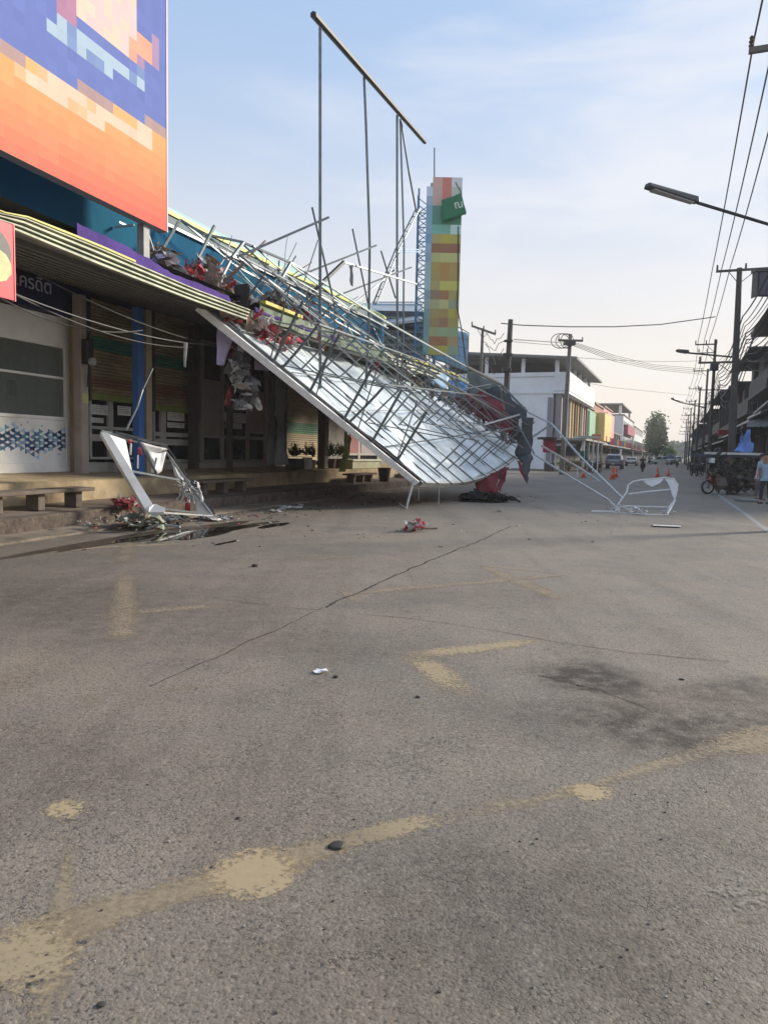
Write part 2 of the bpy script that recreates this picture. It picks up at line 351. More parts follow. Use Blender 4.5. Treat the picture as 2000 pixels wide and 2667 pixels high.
def stroke(pts, m, name, label, z=None):
    ZS[0] += .00009; z = ZS[0]
    # pts: (x, y, half width in photo pixels) or metres if 4-tuple
    P3 = []
    for p in pts:
        g = G(p[0], p[1]); P3.append((g, p[2]))
    Q = []
    for i in range(len(P3)-1):
        n = max(2, int((P3[i+1][0]-P3[i][0]).length/.12))
        for k in range(n):
            f = k/n; Q.append((P3[i][0].lerp(P3[i+1][0], f), P3[i][1]*(1-f)+P3[i+1][1]*f))
    Q.append(P3[-1]); vs = []; wv = []
    N = len(Q)
    for i, (q, hw) in enumerate(Q):
        d = (Q[min(i+5, N-1)][0]-Q[max(0, i-5)][0]).normalized(); nrm = Vector((-d.y, d.x, 0))
        e = min(1, i/3, (N-1-i)/3)
        for j in range(7):
            s = (j-3)/3; jit = 1+.35*noise.noise(q*3+Vector((j, 0, 0)))
            vs.append(q+nrm*hw*1.25*s*jit+Vector((0, 0, z))); wv.append(max(0, (1-abs(s)**2.2))*e)
    fs = [(i*7+j, (i+1)*7+j, (i+1)*7+j+1, i*7+j+1) for i in range(N-1) for j in range(6)]
    me = bpy.data.meshes.new(name); me.from_pydata(vs, [], fs); me.materials.append(m)
    a = me.attributes.new('wear', 'FLOAT', 'POINT'); a.data.foreach_set('value', wv)
    if sum(me.polygons[i].normal.z for i in range(min(20, len(fs)))) < 0: me.flip_normals()
    o = bpy.data.objects.new(name, me); COL.objects.link(o); o['kind'] = 'structure'; o['label'] = label
    return o
# half widths in metres
stroke([(-60, 2520, .10), (60, 2470, .13), (160, 2420, .11), (300, 2370, .07), (450, 2330, .065), (560, 2300, .07), (640, 2270, .11), (740, 2240, .11), (800, 2225, .07), (900, 2195, .065), (1000, 2165, .07), (1110, 2140, .06), (1200, 2118, .05)], YEL, 'road_marking', 'long worn yellow line sweeping across the near asphalt')
stroke([(-60, 2520, .13), (60, 2470, .16), (160, 2420, .14), (300, 2370, .10), (450, 2330, .09), (640, 2270, .11), (740, 2240, .11), (900, 2195, .09), (1110, 2140, .06)], YELF, 'road_marking', 'dusty halo of the long worn yellow line')
stroke([(1860, 1950, .08), (1930, 1940, .12), (2060, 1915, .13)], YELS, 'road_marking', 'brighter end of the yellow line at the right edge')
stroke([(548, 2330, .05), (600, 2308, .12), (660, 2282, .14), (720, 2252, .12), (775, 2226, .06)], YELS, 'road_marking', 'solid oval patch of yellow paint on the near line')
stroke([(1110, 2142, .04), (1250, 2110, .05), (1330, 2095, .06), (1400, 2085, .04), (1560, 2040, .04), (1720, 1990, .06), (1850, 1955, .08), (1930, 1940, .12), (2080, 1905, .13)], YELF, 'road_marking', 'faded end of the long yellow line')
stroke([(1465, 2062, .04), (1500, 2066, .07), (1535, 2066, .08), (1570, 2064, .07), (1610, 2058, .04)], YELS, 'road_marking', 'round blotch of yellow paint')
stroke([(60, 2740, .05), (110, 2640, .05), (140, 2540, .06), (150, 2450, .07), (165, 2330, .035), (180, 2230, .03), (175, 2130, .04)], YELF, 'road_marking', 'faded yellow stroke at the left of the near asphalt')
stroke([(130, 2132, .05), (155, 2118, .08), (185, 2102, .09), (225, 2085, .05)], YELS, 'road_marking', 'small yellow stroke on the left')
stroke([(-120, 2560, .10), (-40, 2520, .16), (60, 2478, .17), (160, 2430, .14), (245, 2398, .06)], YELT, 'road_marking', 'broad worn yellow patch at the left edge')
stroke([(1045, 1712, .10), (1120, 1702, .12), (1230, 1690, .11), (1330, 1678, .10), (1425, 1662, .05)], YEL, 'road_marking', 'faded yellow arrow head arm pointing right')
stroke([(1080, 1700, .10), (1120, 1735, .12), (1180, 1785, .12), (1240, 1830, .11)], YEL, 'road_marking', 'faded yellow arrow head arm coming nearer')
stroke([(880, 1555, .08), (1000, 1537, .11), (1250, 1517, .13), (1400, 1502, .12), (1505, 1495, .05)], YELF, 'road_marking', 'faint yellow line across the middle of the road')
stroke([(1240, 1470, .07), (1330, 1505, .14), (1400, 1535, .14), (1480, 1572, .11)], YELF, 'road_marking', 'faint slanting yellow line in mid road')
stroke([(1210, 1470, .05), (1340, 1482, .06), (1500, 1497, .05)], YELF, 'road_marking', 'faint yellow arm above the middle marking')
stroke([(205, 1608, .09), (380, 1593, .12), (620, 1572, .10)], YELF, 'road_marking', 'faint long yellow trace on the left')
stroke([(180, 1829, .10), (240, 1822, .17), (300, 1815, .10)], YELF, 'road_marking', 'pale oval trace on the left')
stroke([(350, 1812, .07), (450, 1795, .05), (625, 1778, .05)], YELF, 'road_marking', 'faint yellow trace beside the oval')
stroke([(-40, 1460, .09), (120, 1438, .10), (260, 1426, .08), (500, 1415, .06)], YEL, 'road_marking', 'yellow edge line beside the puddle')
stroke([(322, 1470, .13), (330, 1430, .15), (338, 1405, .12)], YELF, 'road_marking', 'short yellow block joining the edge line')
stroke([(322, 1680, .14), (324, 1580, .14), (325, 1490, .12)], YELF, 'road_marking', 'faint wide yellow trace running towards the kerb')
stroke([(770, 1462, .06), (880, 1452, .08), (975, 1448, .05)], YELF, 'road_marking', 'faint yellow trace left of the joint')
stroke([(880, 1530, .1), (920, 1560, .08), (960, 1580, .05)], YELF, 'road_marking', 'faint yellow smear by the road joint')
stroke([(1610, 1634, .06), (1640, 1631, .10), (1670, 1633, .06)], PALE, 'road_marking', 'small pale blotch on the right')
stroke([(1555, 1650, .04), (1580, 1643, .07), (1600, 1640, .04)], PALE, 'road_marking', 'tiny pale blotch beside the other')
stroke([(1825, 1530, .04), (1860, 1532, .06), (1900, 1534, .04)], PALE, 'road_marking', 'small pale dash far right')
stroke([(1790, 1705, .06), (1830, 1712, .1), (1880, 1722, .06)], PALE, 'road_marking', 'pale dash on the right')
stroke([(1840, 2200, .1), (1900, 2280, .14), (1960, 2380, .14), (2040, 2500, .1)], PALE, 'road_marking', 'pale worn patch at lower right')
stroke([(1855, 1277, .07), (1880, 1297, .07), (1930, 1332, .07), (2000, 1384, .07), (2150, 1490, .07)], WHP, 'road_marking', 'white edge line on the right side of the road')
# joint and cracks
CR = mat('crack filler', (.02, .017, .015), .9)
def crack(pts, wd, name='road_crack'):
    Q = []
    for i in range(len(pts)-1):
        a, b = G(*pts[i]), G(*pts[i+1]); n = max(2, int((b-a).length/.08))
        for k in range(n): Q.append(a.lerp(b, k/n))
    Q.append(G(*pts[-1])); vs = []; N = len(Q)
    for i, q in enumerate(Q):
        d = (Q[min(i+1, N-1)]-Q[max(0, i-1)]).normalized(); nr = Vector((-d.y, d.x, 0)); q = q+nr*noise.noise(q*2.3)*.05+nr*noise.noise(q*9)*.015
        ww = wd*(.35+.9*abs(noise.noise(q*4+Vector((9, 0, 0)))))
        vs += [q-nr*ww+Vector((0,0,.0035)), q+nr*ww+Vector((0,0,.0035))]
    fs = [(i*2, (i+1)*2, (i+1)*2+1, i*2+1) for i in range(N-1)]
    m_ = MB(); m_.add(vs, fs); tag(m_.build(name, CR), kind='structure')
crack([(845, 1582), (900, 1558), (1000, 1512), (1120, 1460), (1240, 1412), (1330, 1370)], .022, 'road_joint')
crack([(845, 1582), (700, 1650), (560, 1710), (400, 1790)], .007)
crack([(930, 1600), (1100, 1615), (1300, 1645), (1480, 1680), (1650, 1700), (1900, 1725)], .007)
crack([(560, 1555), (700, 1580), (845, 1590)], .005)
crack([(1400, 1760), (1560, 1800), (1690, 1850)], .006)

# puddle and wet mud by the kerb
PUD = mat('dirty puddle water', (.022, .019, .015), .05, 0, .1, 2, spec=.6)
MUD = mat('wet mud stain', (.065, .05, .036), .4, 0, .3, 4, .3, 20)
def blob(cx, cy, rx, ry, m, name, z, seed=0, n=40):
    g = G(cx, cy); m_ = MB(); vs = [g+Vector((0,0,z))]; ux = Vector((slope(g.y), 1, 0)).normalized(); uy = Vector((ux.y, -ux.x, 0))
    for i in range(n):
        a = 2*math.pi*i/n; k = 1+.45*noise.noise(Vector((math.cos(a)*1.3, math.sin(a)*1.3, seed)))+.15*noise.noise(Vector((math.cos(a)*4, math.sin(a)*4, seed)))
        vs.append(g+ux*math.cos(a)*rx*k+uy*math.sin(a)*ry*k+Vector((0,0,z)))
    m_.add(vs, [(0, 1+(i+1)%n, 1+i) for i in range(n)])
    return tag(m_.build(name, m), kind='structure')
blob(330, 1402, 2.6, .26, MUD, 'mud', .005, 1); blob(500, 1385, 2.2, .40, MUD, 'mud', .007, 5)
blob(530, 1388, 1.6, .36, PUD, 'puddle', .010, 2); blob(395, 1398, 1.2, .16, PUD, 'puddle', .010, 8); blob(715, 1369, .7, .16, PUD, 'puddle', .006, 3); blob(590, 1414, .35, .06, PUD, 'puddle', .006, 4)
blob(640, 1372, 1.2, .2, MUD, 'mud', .005, 11)

# ============================================================ LEFT MARKET BUILDING
CREAM = mat('cream fascia strip', (.50, .52, .38), .55, 0, .12, 3, dirt=(.22, .23, .16), dscale=2)
GRN = mat('dark green fascia', (.07, .12, .06), .6, 0, .2, 4)
YELLOW = mat('yellow fascia strip', (.52, .46, .06), .5, 0, .1, 3)
PURP = mat('purple metal band', (.085, .05, .22), .85, 0, .18, 1.2, .2, 6, dirt=(.06, .035, .14), dscale=.9, spec=.1)
TEAL = mat('blue painted parapet', (.008, .082, .17), .85, 0, .3, .7, .3, 3, dirt=(.012, .11, .16), dscale=.5, stretch=(1, 1, .5), spec=.1)
AWN = mat('pale green roof sheet', (.42, .62, .52), .5, 0, .1, 2)
SOFF = mat('grey soffit sheet', (.22, .21, .19), .85, 0, .15, 2)
WALLG = mat('grime grey wall', (.26, .245, .22), .9, 0, .2, 1.5, dirt=(.07, .06, .055))
BWALL = mat('shop interior white', (.7, .72, .70), .8)
WOOD = mat('grey old wood', (.14, .12, .10), .85, 0, .25, 6)

def interp(xs, ys, x):
    if x <= xs[0]: return ys[0]
    for i in range(len(xs)-1):
        if x <= xs[i+1]: return ys[i]+(ys[i+1]-ys[i])*(x-xs[i])/(xs[i+1]-xs[i])
    return ys[-1]
_l = [FAC(x, y, -.5) for x, y in ((0, 579), (253, 684), (503, 781))]; _t = [FAC(x, y, -.5) for x, y in ((0, 553), (43, 556), (253, 640), (503, 748))]; _p = [FAC(x, y, -.44) for x, y in ((0, 545), (134, 551), (318, 633), (452, 712))]
def ZF(Y, z):      # the fascia grows deeper along the street: 4.64 is its lower edge, 5.03 its upper, 5.42 the top of the purple band
    lo = interp([a[0] for a in _l], [a[1] for a in _l], Y); hi = max(lo+.12, interp([a[0] for a in _t], [a[1] for a in _t], Y)); pu = max(hi+.02, interp([a[0] for a in _p], [a[1] for a in _p], Y))
    if z <= 5.03: return lo+(hi-lo)*(z-4.64)/.39
    return hi+(pu-hi)*(z-5.03)/.39
def frange(a, b, n): return [a+(b-a)*i/n for i in range(n+1)]
mk = thing('market_building', 'long low market building with a striped green fascia canopy and blue parapet on the left', 'building', P(4, 3.4, 0))
m_ = MB(); m_.rbox(-3, 40, 8.6, 8.9, .9, 7.2); m_.rbox(-3, 40, 3.55, 8.6, 5.35, 5.45); m_.build('rear_wall', WALLG, mk)
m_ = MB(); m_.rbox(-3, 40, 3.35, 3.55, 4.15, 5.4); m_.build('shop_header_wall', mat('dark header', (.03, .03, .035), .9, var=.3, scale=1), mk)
m_ = MB(); m_.sweep([(-.38, 4.62), (-.38, 4.66), (3.45, 5.36), (3.45, 5.30)], -3, 40); m_.build('canopy_soffit', SOFF, mk)
m_ = MB()
for o in frange(.1, 3.2, 9):
    z = 4.62+(o+.38)/3.83*.68-.09; m_.rbox(-3, 40, o, o+.06, z, z+.09, .8)
m_.build('soffit_joists', mat('joist grey', (.16, .155, .14), .8), mk)
m_ = MB()
for a, b, oo in ((4.64, 4.69, -.47), (4.745, 4.785, -.50), (4.85, 4.90, -.53), (4.955, 4.985, -.55)): m_.rbox(-3, 17.6, -.40, oo, a, b, .4, ZF)
m_.build('fascia_strips', CREAM, mk)
m_ = MB(); m_.rbox(-3, 17.6, -.40, -.455, 4.66, 5.0, .4, ZF); m_.build('fascia_backing', GRN, mk)
m_ = MB(); m_.rbox(-3, 13.6, -.42, -.57, 5.0, 5.05, .4, ZF); m_.build('fascia_strips', YELLOW, mk)
for a, b in ((18.3, 20.2), (27.0, 34.5)): m_ = MB(); m_.rbox(a, b, -.40, -.55, 5.02, 5.10, .7); m_.build('fascia_strips', YELLOW, mk)
wobf = lambda Y, j: Vector((noise.noise(Vector((Y*.8, j*2., 7)))*.06, 0, (noise.noise(Vector((Y*1.5, j*3., 1)))*.05)))
m_ = MB()
for a, b, oo in ((4.64, 4.69, -.50), (4.745, 4.79, -.50), (4.86, 4.90, -.53)): m_.sweep([(-.40, a), (oo, a), (oo, b), (-.40, b)], 26.5, 40, .5, wobf)
m_.build('fascia_strips', CREAM, mk)
m_ = MB(); m_.sweep([(-.40, 4.66), (-.455, 4.66), (-.455, 5.02), (-.4, 5.02)], 18.2, 40, .5, wobf); m_.build('fascia_backing', GRN, mk)
# purple band with a torn upper edge
def purple(Y0, Y1, zt):
    m = MB(); n = int((Y1-Y0)/.12); vs = []
    for i in range(n+1):
        Y = Y0+(Y1-Y0)*i/n
        jag = .035*noise.noise(Vector((Y*6, 0, 0)))+.07*noise.noise(Vector((Y*1.3, 3, 0)))
        for s_ in (0, 1):
            vs += [P(Y, -.44-s_*.03+.04*noise.noise(Vector((Y*1.2, 8, s_*.01))), ZF(Y, 5.04)), P(Y, -.40-s_*.03+.07*noise.noise(Vector((Y*2, 1, s_*.01))), ZF(Y, zt)+jag*.7)]
    fs = []
    for i in range(n):
        a = i*4; b = a+4
        fs += [(a, b, b+1, a+1), (a+2, a+3, b+3, b+2), (a+1, b+1, b+3, a+3), (a, a+2, b+2, b)]
    m.add(vs, fs); return m.build('purple_band', PURP, mk)
purple(12.3, 16.9, 5.42); purple(18.0, 24, 5.40); purple(26.5, 36, 5.40)
m_ = MB(); n = 120; vs = []
m_.sweep([(-.38, 5.03), (-.30, 5.04), (1.5, 5.26), (1.5, 5.22)], -3, 40, .5); m_.build('canopy_top', mat('dark roof sheet', (.05, .055, .06), .7), mk)
# blue parapet, set back
m_ = MB(); m_.rbox(-3, 30.5, 1.5, 1.62, 5.25, 6.72, .6); m_.build('parapet', TEAL, mk)
m_ = MB(); m_.rbox(-3, 30.5, 1.42, 1.5, 6.68, 6.75, .6); m_.build('parapet_rail', STEEL_L, mk)
m_ = MB(); m_.rbox(-3, 30.5, 1.46, 1.62, 6.781, 6.96, .6); m_.build('parapet_band', mat('dark teal', (.03, .09, .11), .6), mk)
m_ = MB(); m_.rbox(-3, 30.5, 1.42, 1.62, 6.962, 7.05, .6); m_.build('parapet_strip', mat('lime strip', (.55, .62, .12), .5), mk)
m_ = MB(); m_.sweep([(1.46, 7.055), (1.46, 7.09), (3.6, 8.25), (3.6, 8.2)], -3, 30.5, .6); m_.build('roof_sheet', AWN, mk)

def fbox(m, xL, xR, yT, yB, off, th, ym=None, front=0):
    ym = ym or (yT+yB)/2
    Y0, _ = FAC(xL, ym, off); Y1, _ = FAC(xR, ym, off); xm = (xL+xR)/2
    _, zt = FAC(xm, yT, off); _, zb = FAC(xm, yB, off)
    m.rbox(Y0, Y1, off-front, off+th, zb, zt, 1.0); return Y0, Y1, zb, zt
def fpart(name, material, parent, *a, **k):
    m = MB(); fbox(m, *a, **k); return m.build(name, material, parent)
def YX(x, off, y=1000): return FAC(x, y, off)[0]

WO = 3.3
# --- white bank front
bf = thing('bank_shopfront', 'white framed shopfront with a big window over a blue triangle patterned panel', 'shopfront', P(8, 3.3, .95))
Ya, Yb = 2.0, YX(195, WO); Yg = YX(168, WO)
m_ = MB(); m_.rbox(Ya, Yb, WO-.05, WO+.1, 3.72, 4.40); m_.build('header', mat('shopfront off white', (.84, .84, .81), .5, 0, .05, 3, dirt=(.70, .69, .66)), bf)
m_ = MB(); m_.rbox(Yg, Yb, WO-.05, WO+.12, 1.10, 3.72); m_.build('side_frame', MATS['shopfront off white'], bf)
m_ = MB(); m_.rbox(Ya, Yb+.02, WO-.08, WO+.3, .93, 1.13); m_.build('plinth', WHITE, bf)
m_ = MB(); m_.rbox(Ya, Yg, WO-.03, WO+.05, 1.132, 2.10); pan = m_.build('lower_panel', WHITE, bf)
m_ = MB(); m_.rbox(Ya, Yg+.01, WO-.07, WO+.1, 2.102, 2.17); m_.rbox(Ya, Yg+.01, WO-.05, WO+.08, 3.02, 3.07); m_.build('window_rail', WHITE, bf)
m_ = MB(); m_.rbox(Ya, Yg, WO+.03, WO+.04, 2.17, 3.72)
gm = bpy.data.materials.new('window glass'); gm.use_nodes = True; t = gm.node_tree; gb = t.nodes['Principled BSDF']; gb.inputs['Base Color'].default_value = (.20, .22, .21, 1); gb.inputs['Roughness'].default_value = .03  # grey base colour stands in for reflections on the pane
tr = t.nodes.new('ShaderNodeBsdfTransparent'); mx = t.nodes.new('ShaderNodeMixShader'); mx.inputs[0].default_value = .42; tr.inputs[0].default_value = (.85, .9, .88, 1)
t.links.new(tr.outputs[0], mx.inputs[1]); t.links.new(gb.outputs[0], mx.inputs[2]); t.links.new(mx.outputs[0], t.nodes['Material Output'].inputs[0])
m_.build('pane', gm, bf)
m_ = MB(); m_.rbox(Ya, Yb-.1, WO+1.5, WO+1.6, .95, 4.3); m_.rbox(Yb-.25, Yb-.15, WO+.15, WO+1.5, .95, 4.3); m_.rbox(Ya, Yb-.1, WO+.1, WO+1.5, 4.1, 4.2); m_.build('back_wall', BWALL, bf)
for xa, xb in ((22, 44), (50, 73)):
    fp = tag(fpart('picture_frame', mat('dark picture', (.015, .02, .03), .3), None, xa, xb, 990, 1030, WO+1.45, .04), 'small dark picture frame on the shop wall, the %s one beside its twin' % ('left' if xa < 40 else 'right'), 'picture frame', 'framed pictures inside the white shop')
bx_ = fpart('display_cabinet', mat('brown cabinet', (.06, .05, .03), .5), None, 96, 143, 1012, 1066, WO+.9, .3); tag(bx_, 'dark brown cabinet with gold edges behind the shop window', 'cabinet')
c_ = fpart('gold_edge', mat('gold trim', (.4, .33, .12), .4), bx_, 96, 107, 1020, 1066, WO+.88, .02)
# triangle pattern of the panel
TC = [mat('navy film', s2l(28, 52, 100), .5, var=.05), mat('mid blue film', s2l(60, 100, 150), .5, var=.05), mat('pale blue film', s2l(165, 198, 222), .5, var=.05), mat('slate film', s2l(85, 110, 140), .5, var=.05), mat('teal film', s2l(90, 150, 175), .5, var=.05)]
m_ = MB(); rnd = random.Random(3); h = .125; wv_ = .125; Y = Yg-.02
col = 0
while Y > Ya+.2:
    for r in range(8):
        z = 1.2+r*h+(h/2 if col % 2 else 0)
        mid_ = 1.62+.07*math.sin(col*.7); dist = abs(z+h/2-mid_)
        for side in (0, 1):
            pr = 1.25-dist/.26 if dist < .30 else (.07 if dist < .45 else 0)
            if rnd.random() > pr: continue
            a = P(Y, WO-.034, z) if side else P(Y-wv_, WO-.034, z); b = P(Y, WO-.034, z+h) if side else P(Y-wv_, WO-.034, z+h); c3 = P(Y-wv_, WO-.034, z+h/2) if side else P(Y, WO-.034, z+h/2)
            if dist > .30: mid3 = (a+b+c3)/3; a, b, c3 = [mid3+(q-mid3)*.35 for q in (a, b, c3)]
            m_.m = rnd.choice([0, 0, 1, 1, 2, 3, 4] if dist < .16 else [2, 2, 3, 4, 1]); m_.add([a, b, c3], [(0, 1, 2)])
    Y -= wv_; col += 1
m_.build('triangle_pattern', TC, pan)

# --- dark blue sign with thai lettering
sg = thing('shop_sign', 'dark navy sign board with white thai letters above the white shopfront', 'sign', P(8, 3.2, 4.4))
m_ = MB(); m_.rbox(Ya, Yb+.3, 3.1, 3.28, 4.42, 5.10); m_.build('board', mat('navy sign face', (.012, .018, .075), .5, var=.1), sg)
def text_on(txt, parent, loc, xdir, zdir, size, m, name='lettering', ext=.004, align='CENTER'):
    cu = bpy.data.curves.new(name, 'FONT'); cu.body = txt; cu.size = size; cu.extrude = ext; cu.align_x = align; cu.align_y = 'CENTER'
    o = bpy.data.objects.new(name, cu); COL.objects.link(o); cu.materials.append(m)
    x = Vector(xdir).normalized(); z = Vector(zdir); yv = z-x*z.dot(x); yv.normalize(); n = x.cross(yv)
    M = Matrix((x, yv, n)).transposed().to_4x4(); M.translation = loc; 
    dg = bpy.context.evaluated_depsgraph_get(); dg.update(); me = bpy.data.meshes.new_from_object(o.evaluated_get(dg)); me.name = name
    bpy.data.objects.remove(o); o = bpy.data.objects.new(name, me); COL.objects.link(o)
    if not me.materials: me.materials.append(m)
    if parent: o.parent = parent; o.matrix_parent_inverse = Matrix.Translation(-Vector(parent.location))
    o.matrix_basis = M
    return o
YL = YX(137, 3.08, 755); text_on('สินเครดิต', sg, P(YL, 3.085, FAC(120, 748, 3.08)[1]), P(YL, 0, 0)-P(YL-1, 0, 0), (0, 0, 1), .40, mat('sign letter', (.5, .52, .6), .5), align='RIGHT')
# --- red poster hanging at the front
rp = thing('red_poster', 'red portrait poster panel hanging under the fascia at the left edge', 'poster', G(0, 1420))
m_ = MB(); m_.box((0, 0, 0), (.01, .01, .01))
RO = -.66; Yr1 = YX(39, RO, 700); Yr0 = Yr1-1.5; _, zt = FAC(39, 588, RO); _, zb = FAC(39, 783, RO)
m_ = MB(); m_.rbox(Yr0, Yr1, RO, RO+.03, zb, zt, .3); m_.build('panel', mat('red print', s2l(225, 50, 65), .5, var=.15, scale=3), rp)
m_ = MB()
def fdisc(m, Yc, zc, ry, rz, off, n=20): 
    pts = [P(Yc+ry*math.cos(2*math.pi*i/n)*(1+.1*math.sin(3*i)), off, zc+rz*math.sin(2*math.pi*i/n)) for i in range(n)]; m.add(pts, [tuple(range(n))])
fdisc(m_, Yr1-.40, zb+.62, .34, .30, RO-.005); m_.build('dark_print', mat('dark print', (.05, .045, .045), .5), rp)
m_ = MB(); fdisc(m_, Yr1-.32, zb+.42, .26, .22, RO-.009); m_.build('pale_print', mat('cream print', s2l(215, 185, 125), .5, var=.2, scale=6), rp)
m_ = MB(); m_.rbox(Yr1-.012, Yr1+.006, RO-.01, RO+.05, zb-.01, zt+.01, 1); m_.build('frame_edge', mat('poster edge', s2l(225, 110, 115), .5), rp)

# --- columns along the walkway
def column(x, off, wd, m, label, ztop, zb=.86, nm='column'):
    Y = YX(x, off, 1100); mm = MB(); mm.rbox(Y, Y+wd, off, off+wd, zb, ztop, 5); o = mm.build(nm, m, None, .01); tag(o, label, 'column', 'columns under the canopy'); return o
column(198, 3.02, .17, mat('brown column', (.26, .20, .145), .8, 0, .15, 3), 'brown square column at the right edge of the white shopfront', 4.45)
column(213, 2.75, .22, mat('mauve grey column', (.36, .31, .28), .85, 0, .12, 3, dirt=(.25, .21, .18)), 'grey concrete column carrying the black meter', 4.9)
column(363, 1.95, .19, BLUE_C, 'blue painted steel column beside a grey concrete one', 4.78)
column(383, 1.98, .20, mat('brown grey column', (.32, .27, .20), .85, 0, .12, 3, dirt=(.2, .16, .12)), 'grey concrete column right behind the blue one', 4.78)
column(507, 2.9, .22, mat('dark column', (.06, .055, .05), .85), 'dark concrete column between the second shutter and the glass shop', 5.0)
column(847, 2.0, .30, mat('post brown', (.13, .10, .08), .85), 'brown post with a pale edge beside the lit beige shutter', 4.5)
column(600, 2.0, .15, mat('dark column', (.06, .055, .05), .85), 'thin dark steel column behind the hanging torn fabric', 4.6)
Y = YX(224, 2.7, 930); mt = thing('electric_meter', 'black electricity meter with a glass dome on the grey column', 'meter', P(Y, 2.7, 3))
z1 = FAC(224, 885, 2.7)[1]; z2 = FAC(224, 972, 2.7)[1]
m_ = MB(); m_.rbox(Y-.10, Y+.10, 2.56, 2.73, z2+.2, z1, 1); m_.build('case', mat('meter black', (.012, .012, .013), .5), mt, .02)
m_ = MB(); m_.wheel(P(Y, 2.53, z2+.26), .095, .1, P(Y, 1, 0)-P(Y, 0, 0)); m_.build('dial', mat('meter dial', (.3, .31, .32), .15), mt)
m_ = MB(); m_.path([P(Y, 2.62, z2+.2), P(Y+.02, 2.66, z2), P(Y+.03, 2.7, z2-.3)], .015); m_.path([P(Y, 2.66, z1), P(Y+.02, 2.68, 4.9)], .014); m_.build('conduit', WIRE, mt)
m_ = MB(); m_.rbox(YX(214, 2.74), YX(230, 2.74), 2.735, 2.748, FAC(220, 1050, 2.74)[1], FAC(220, 1024, 2.74)[1], 1); tag(m_.build('paper_notice', mat('yellowed paper', (.45, .45, .2), .8)), 'small yellow and white paper stuck on the grey column', 'notice')

# --- roller shutters
SH = mat('olive shutter', (.36, .29, .17), .6, 0, .22, 2, dirt=(.20, .16, .10), stretch=(.6, .6, 3))
SHB = mat('beige shutter', (.42, .34, .22), .6, 0, .15, 2, stretch=(.6, .6, 3))
SHG = mat('green shutter bar', (.20, .26, .07), .6); SHT = mat('teal shutter slat', (.05, .20, .16), .6); SHR = mat('brown red slat', (.24, .13, .09), .6)
def shutter(xL, xR, yT, yB, off, main, bands, label, barm, loc_off=.1):
    Y0, Y1 = YX(xL, off), YX(xR, off); xm = (xL+xR)/2; zt = FAC(xm, yT, off)[1]; zb = FAC(xm, yB, off)[1]
    o = thing('roller_shutter', label, 'shutter', P((Y0+Y1)/2, off, zb), 'roller shutters of the market shops')
    m = MB(); z = zb; k = 0
    while z < zt:
        f = (z-zb)/(zt-zb); m.m = 0
        for i, (a, b) in enumerate(bands):
            if a <= f < b: m.m = i+1
        m.sweep([(off, z), (off-.03, z+.02), (off-.03, z+.055), (off, z+.075), (off+.01, z+.075), (off+.01, z)], Y0, Y1, 3); z += .08; k += 1
    m.build('slats', main, o)
    m = MB(); m.rbox(Y0, Y1, off-.06, off+.03, zb-.16, zb-.005, 3); m.build('bottom_bar', barm, o)
    for ya_, yb_ in ((Y0-.07, Y0-.005), (Y1+.005, Y1+.07)): m = MB(); m.rbox(ya_, yb_, off-.07, off+.05, zb-.2, zt, 3); m.build('guide_rail', mat('rail brown', (.09, .075, .06), .7), o)
    return o
shutter(234, 372, 795, 1030, 3.3, [SH, SHT, SHR, SHG], [(.46, .60), (.04, .16)], 'half open olive roller shutter with a teal stripe, left of the blue column', SHG)
shutter(400, 505, 830, 1058, 3.3, [SH, SHT, SHR], [(.42, .55), (.08, .2)], 'half open olive roller shutter right of the blue column', SHG)
shutter(745, 846, 930, 1190, 3.35, [SHB, mat('green slat', (.10, .24, .15), .6)], [(.22, .32)], 'closed beige roller shutter with a green stripe in the light', SHB)
# --- glass doors below the shutters
ALU = mat('aluminium frame', (.5, .5, .48), .5, .0); ALUD = mat('dull frame', (.32, .30, .27), .6, .0)
PAPER = mat('white paper', (.8, .8, .78), .8); INK = mat('ink', (.06, .06, .07), .8)
def glass_door(label, off, yT, yB, posts, rails, papers, fm=ALU, grp='glass doors of the closed shops'):
    xL, xR = posts[0][0], posts[-1][1]; Y0, Y1 = YX(xL, off), YX(xR, off); xm = (xL+xR)/2
    zt = FAC(xm, yT, off)[1]; zb = FAC(xm, yB, off)[1]
    o = thing('glass_door', label, 'door', P((Y0+Y1)/2, off, zb), grp)
    m = MB(); m.rbox(Y0, Y1, off+.04, off+.06, zb, zt, 3); m.build('pane', GLASS, o)
    m = MB()
    for a, b in posts: m.rbox(YX(a, off), YX(b, off), off-.03, off+.037, zb, zt, 3)
    for a, b in rails: m.rbox(Y0, Y1, off-.02, off+.034, FAC(xm, b, off)[1], FAC(xm, a, off)[1], 3)
    m.build('frame', fm, o)
    for (a, b, c, d) in papers:
        mm = MB(); Yp, Yq = YX(a, off), YX(b, off); zc, ze = FAC((a+b)/2, c, off)[1], FAC((a+b)/2, d, off)[1]
        mm.rbox(Yp, Yq, off-.036, off-.032, ze, zc, 3); po = mm.build('paper_sign', PAPER, o)
        mm = MB(); rr = random.Random(int(a*7+c)); zz = zc-.03
        while zz > ze+.03:
            y_ = Yp+.03
            while y_ < Yq-.06:
                l_ = min(rr.uniform(.03, .12), Yq-.03-y_); mm.rbox(y_, y_+l_, off-.0385, off-.0365, zz-.012, zz, 3); y_ += l_+.02
            zz -= .045
        mm.build('print_lines', INK, po)
    return o
glass_door('glass door with white frames and two paper signs under the first shutter', 3.42, 1045, 1195, [(230, 236), (280, 292), (352, 362)], [(1112, 1120), (1133, 1150), (1190, 1196)], [(234, 278, 1055, 1080), (234, 266, 1088, 1101), (303, 338, 1058, 1082)])
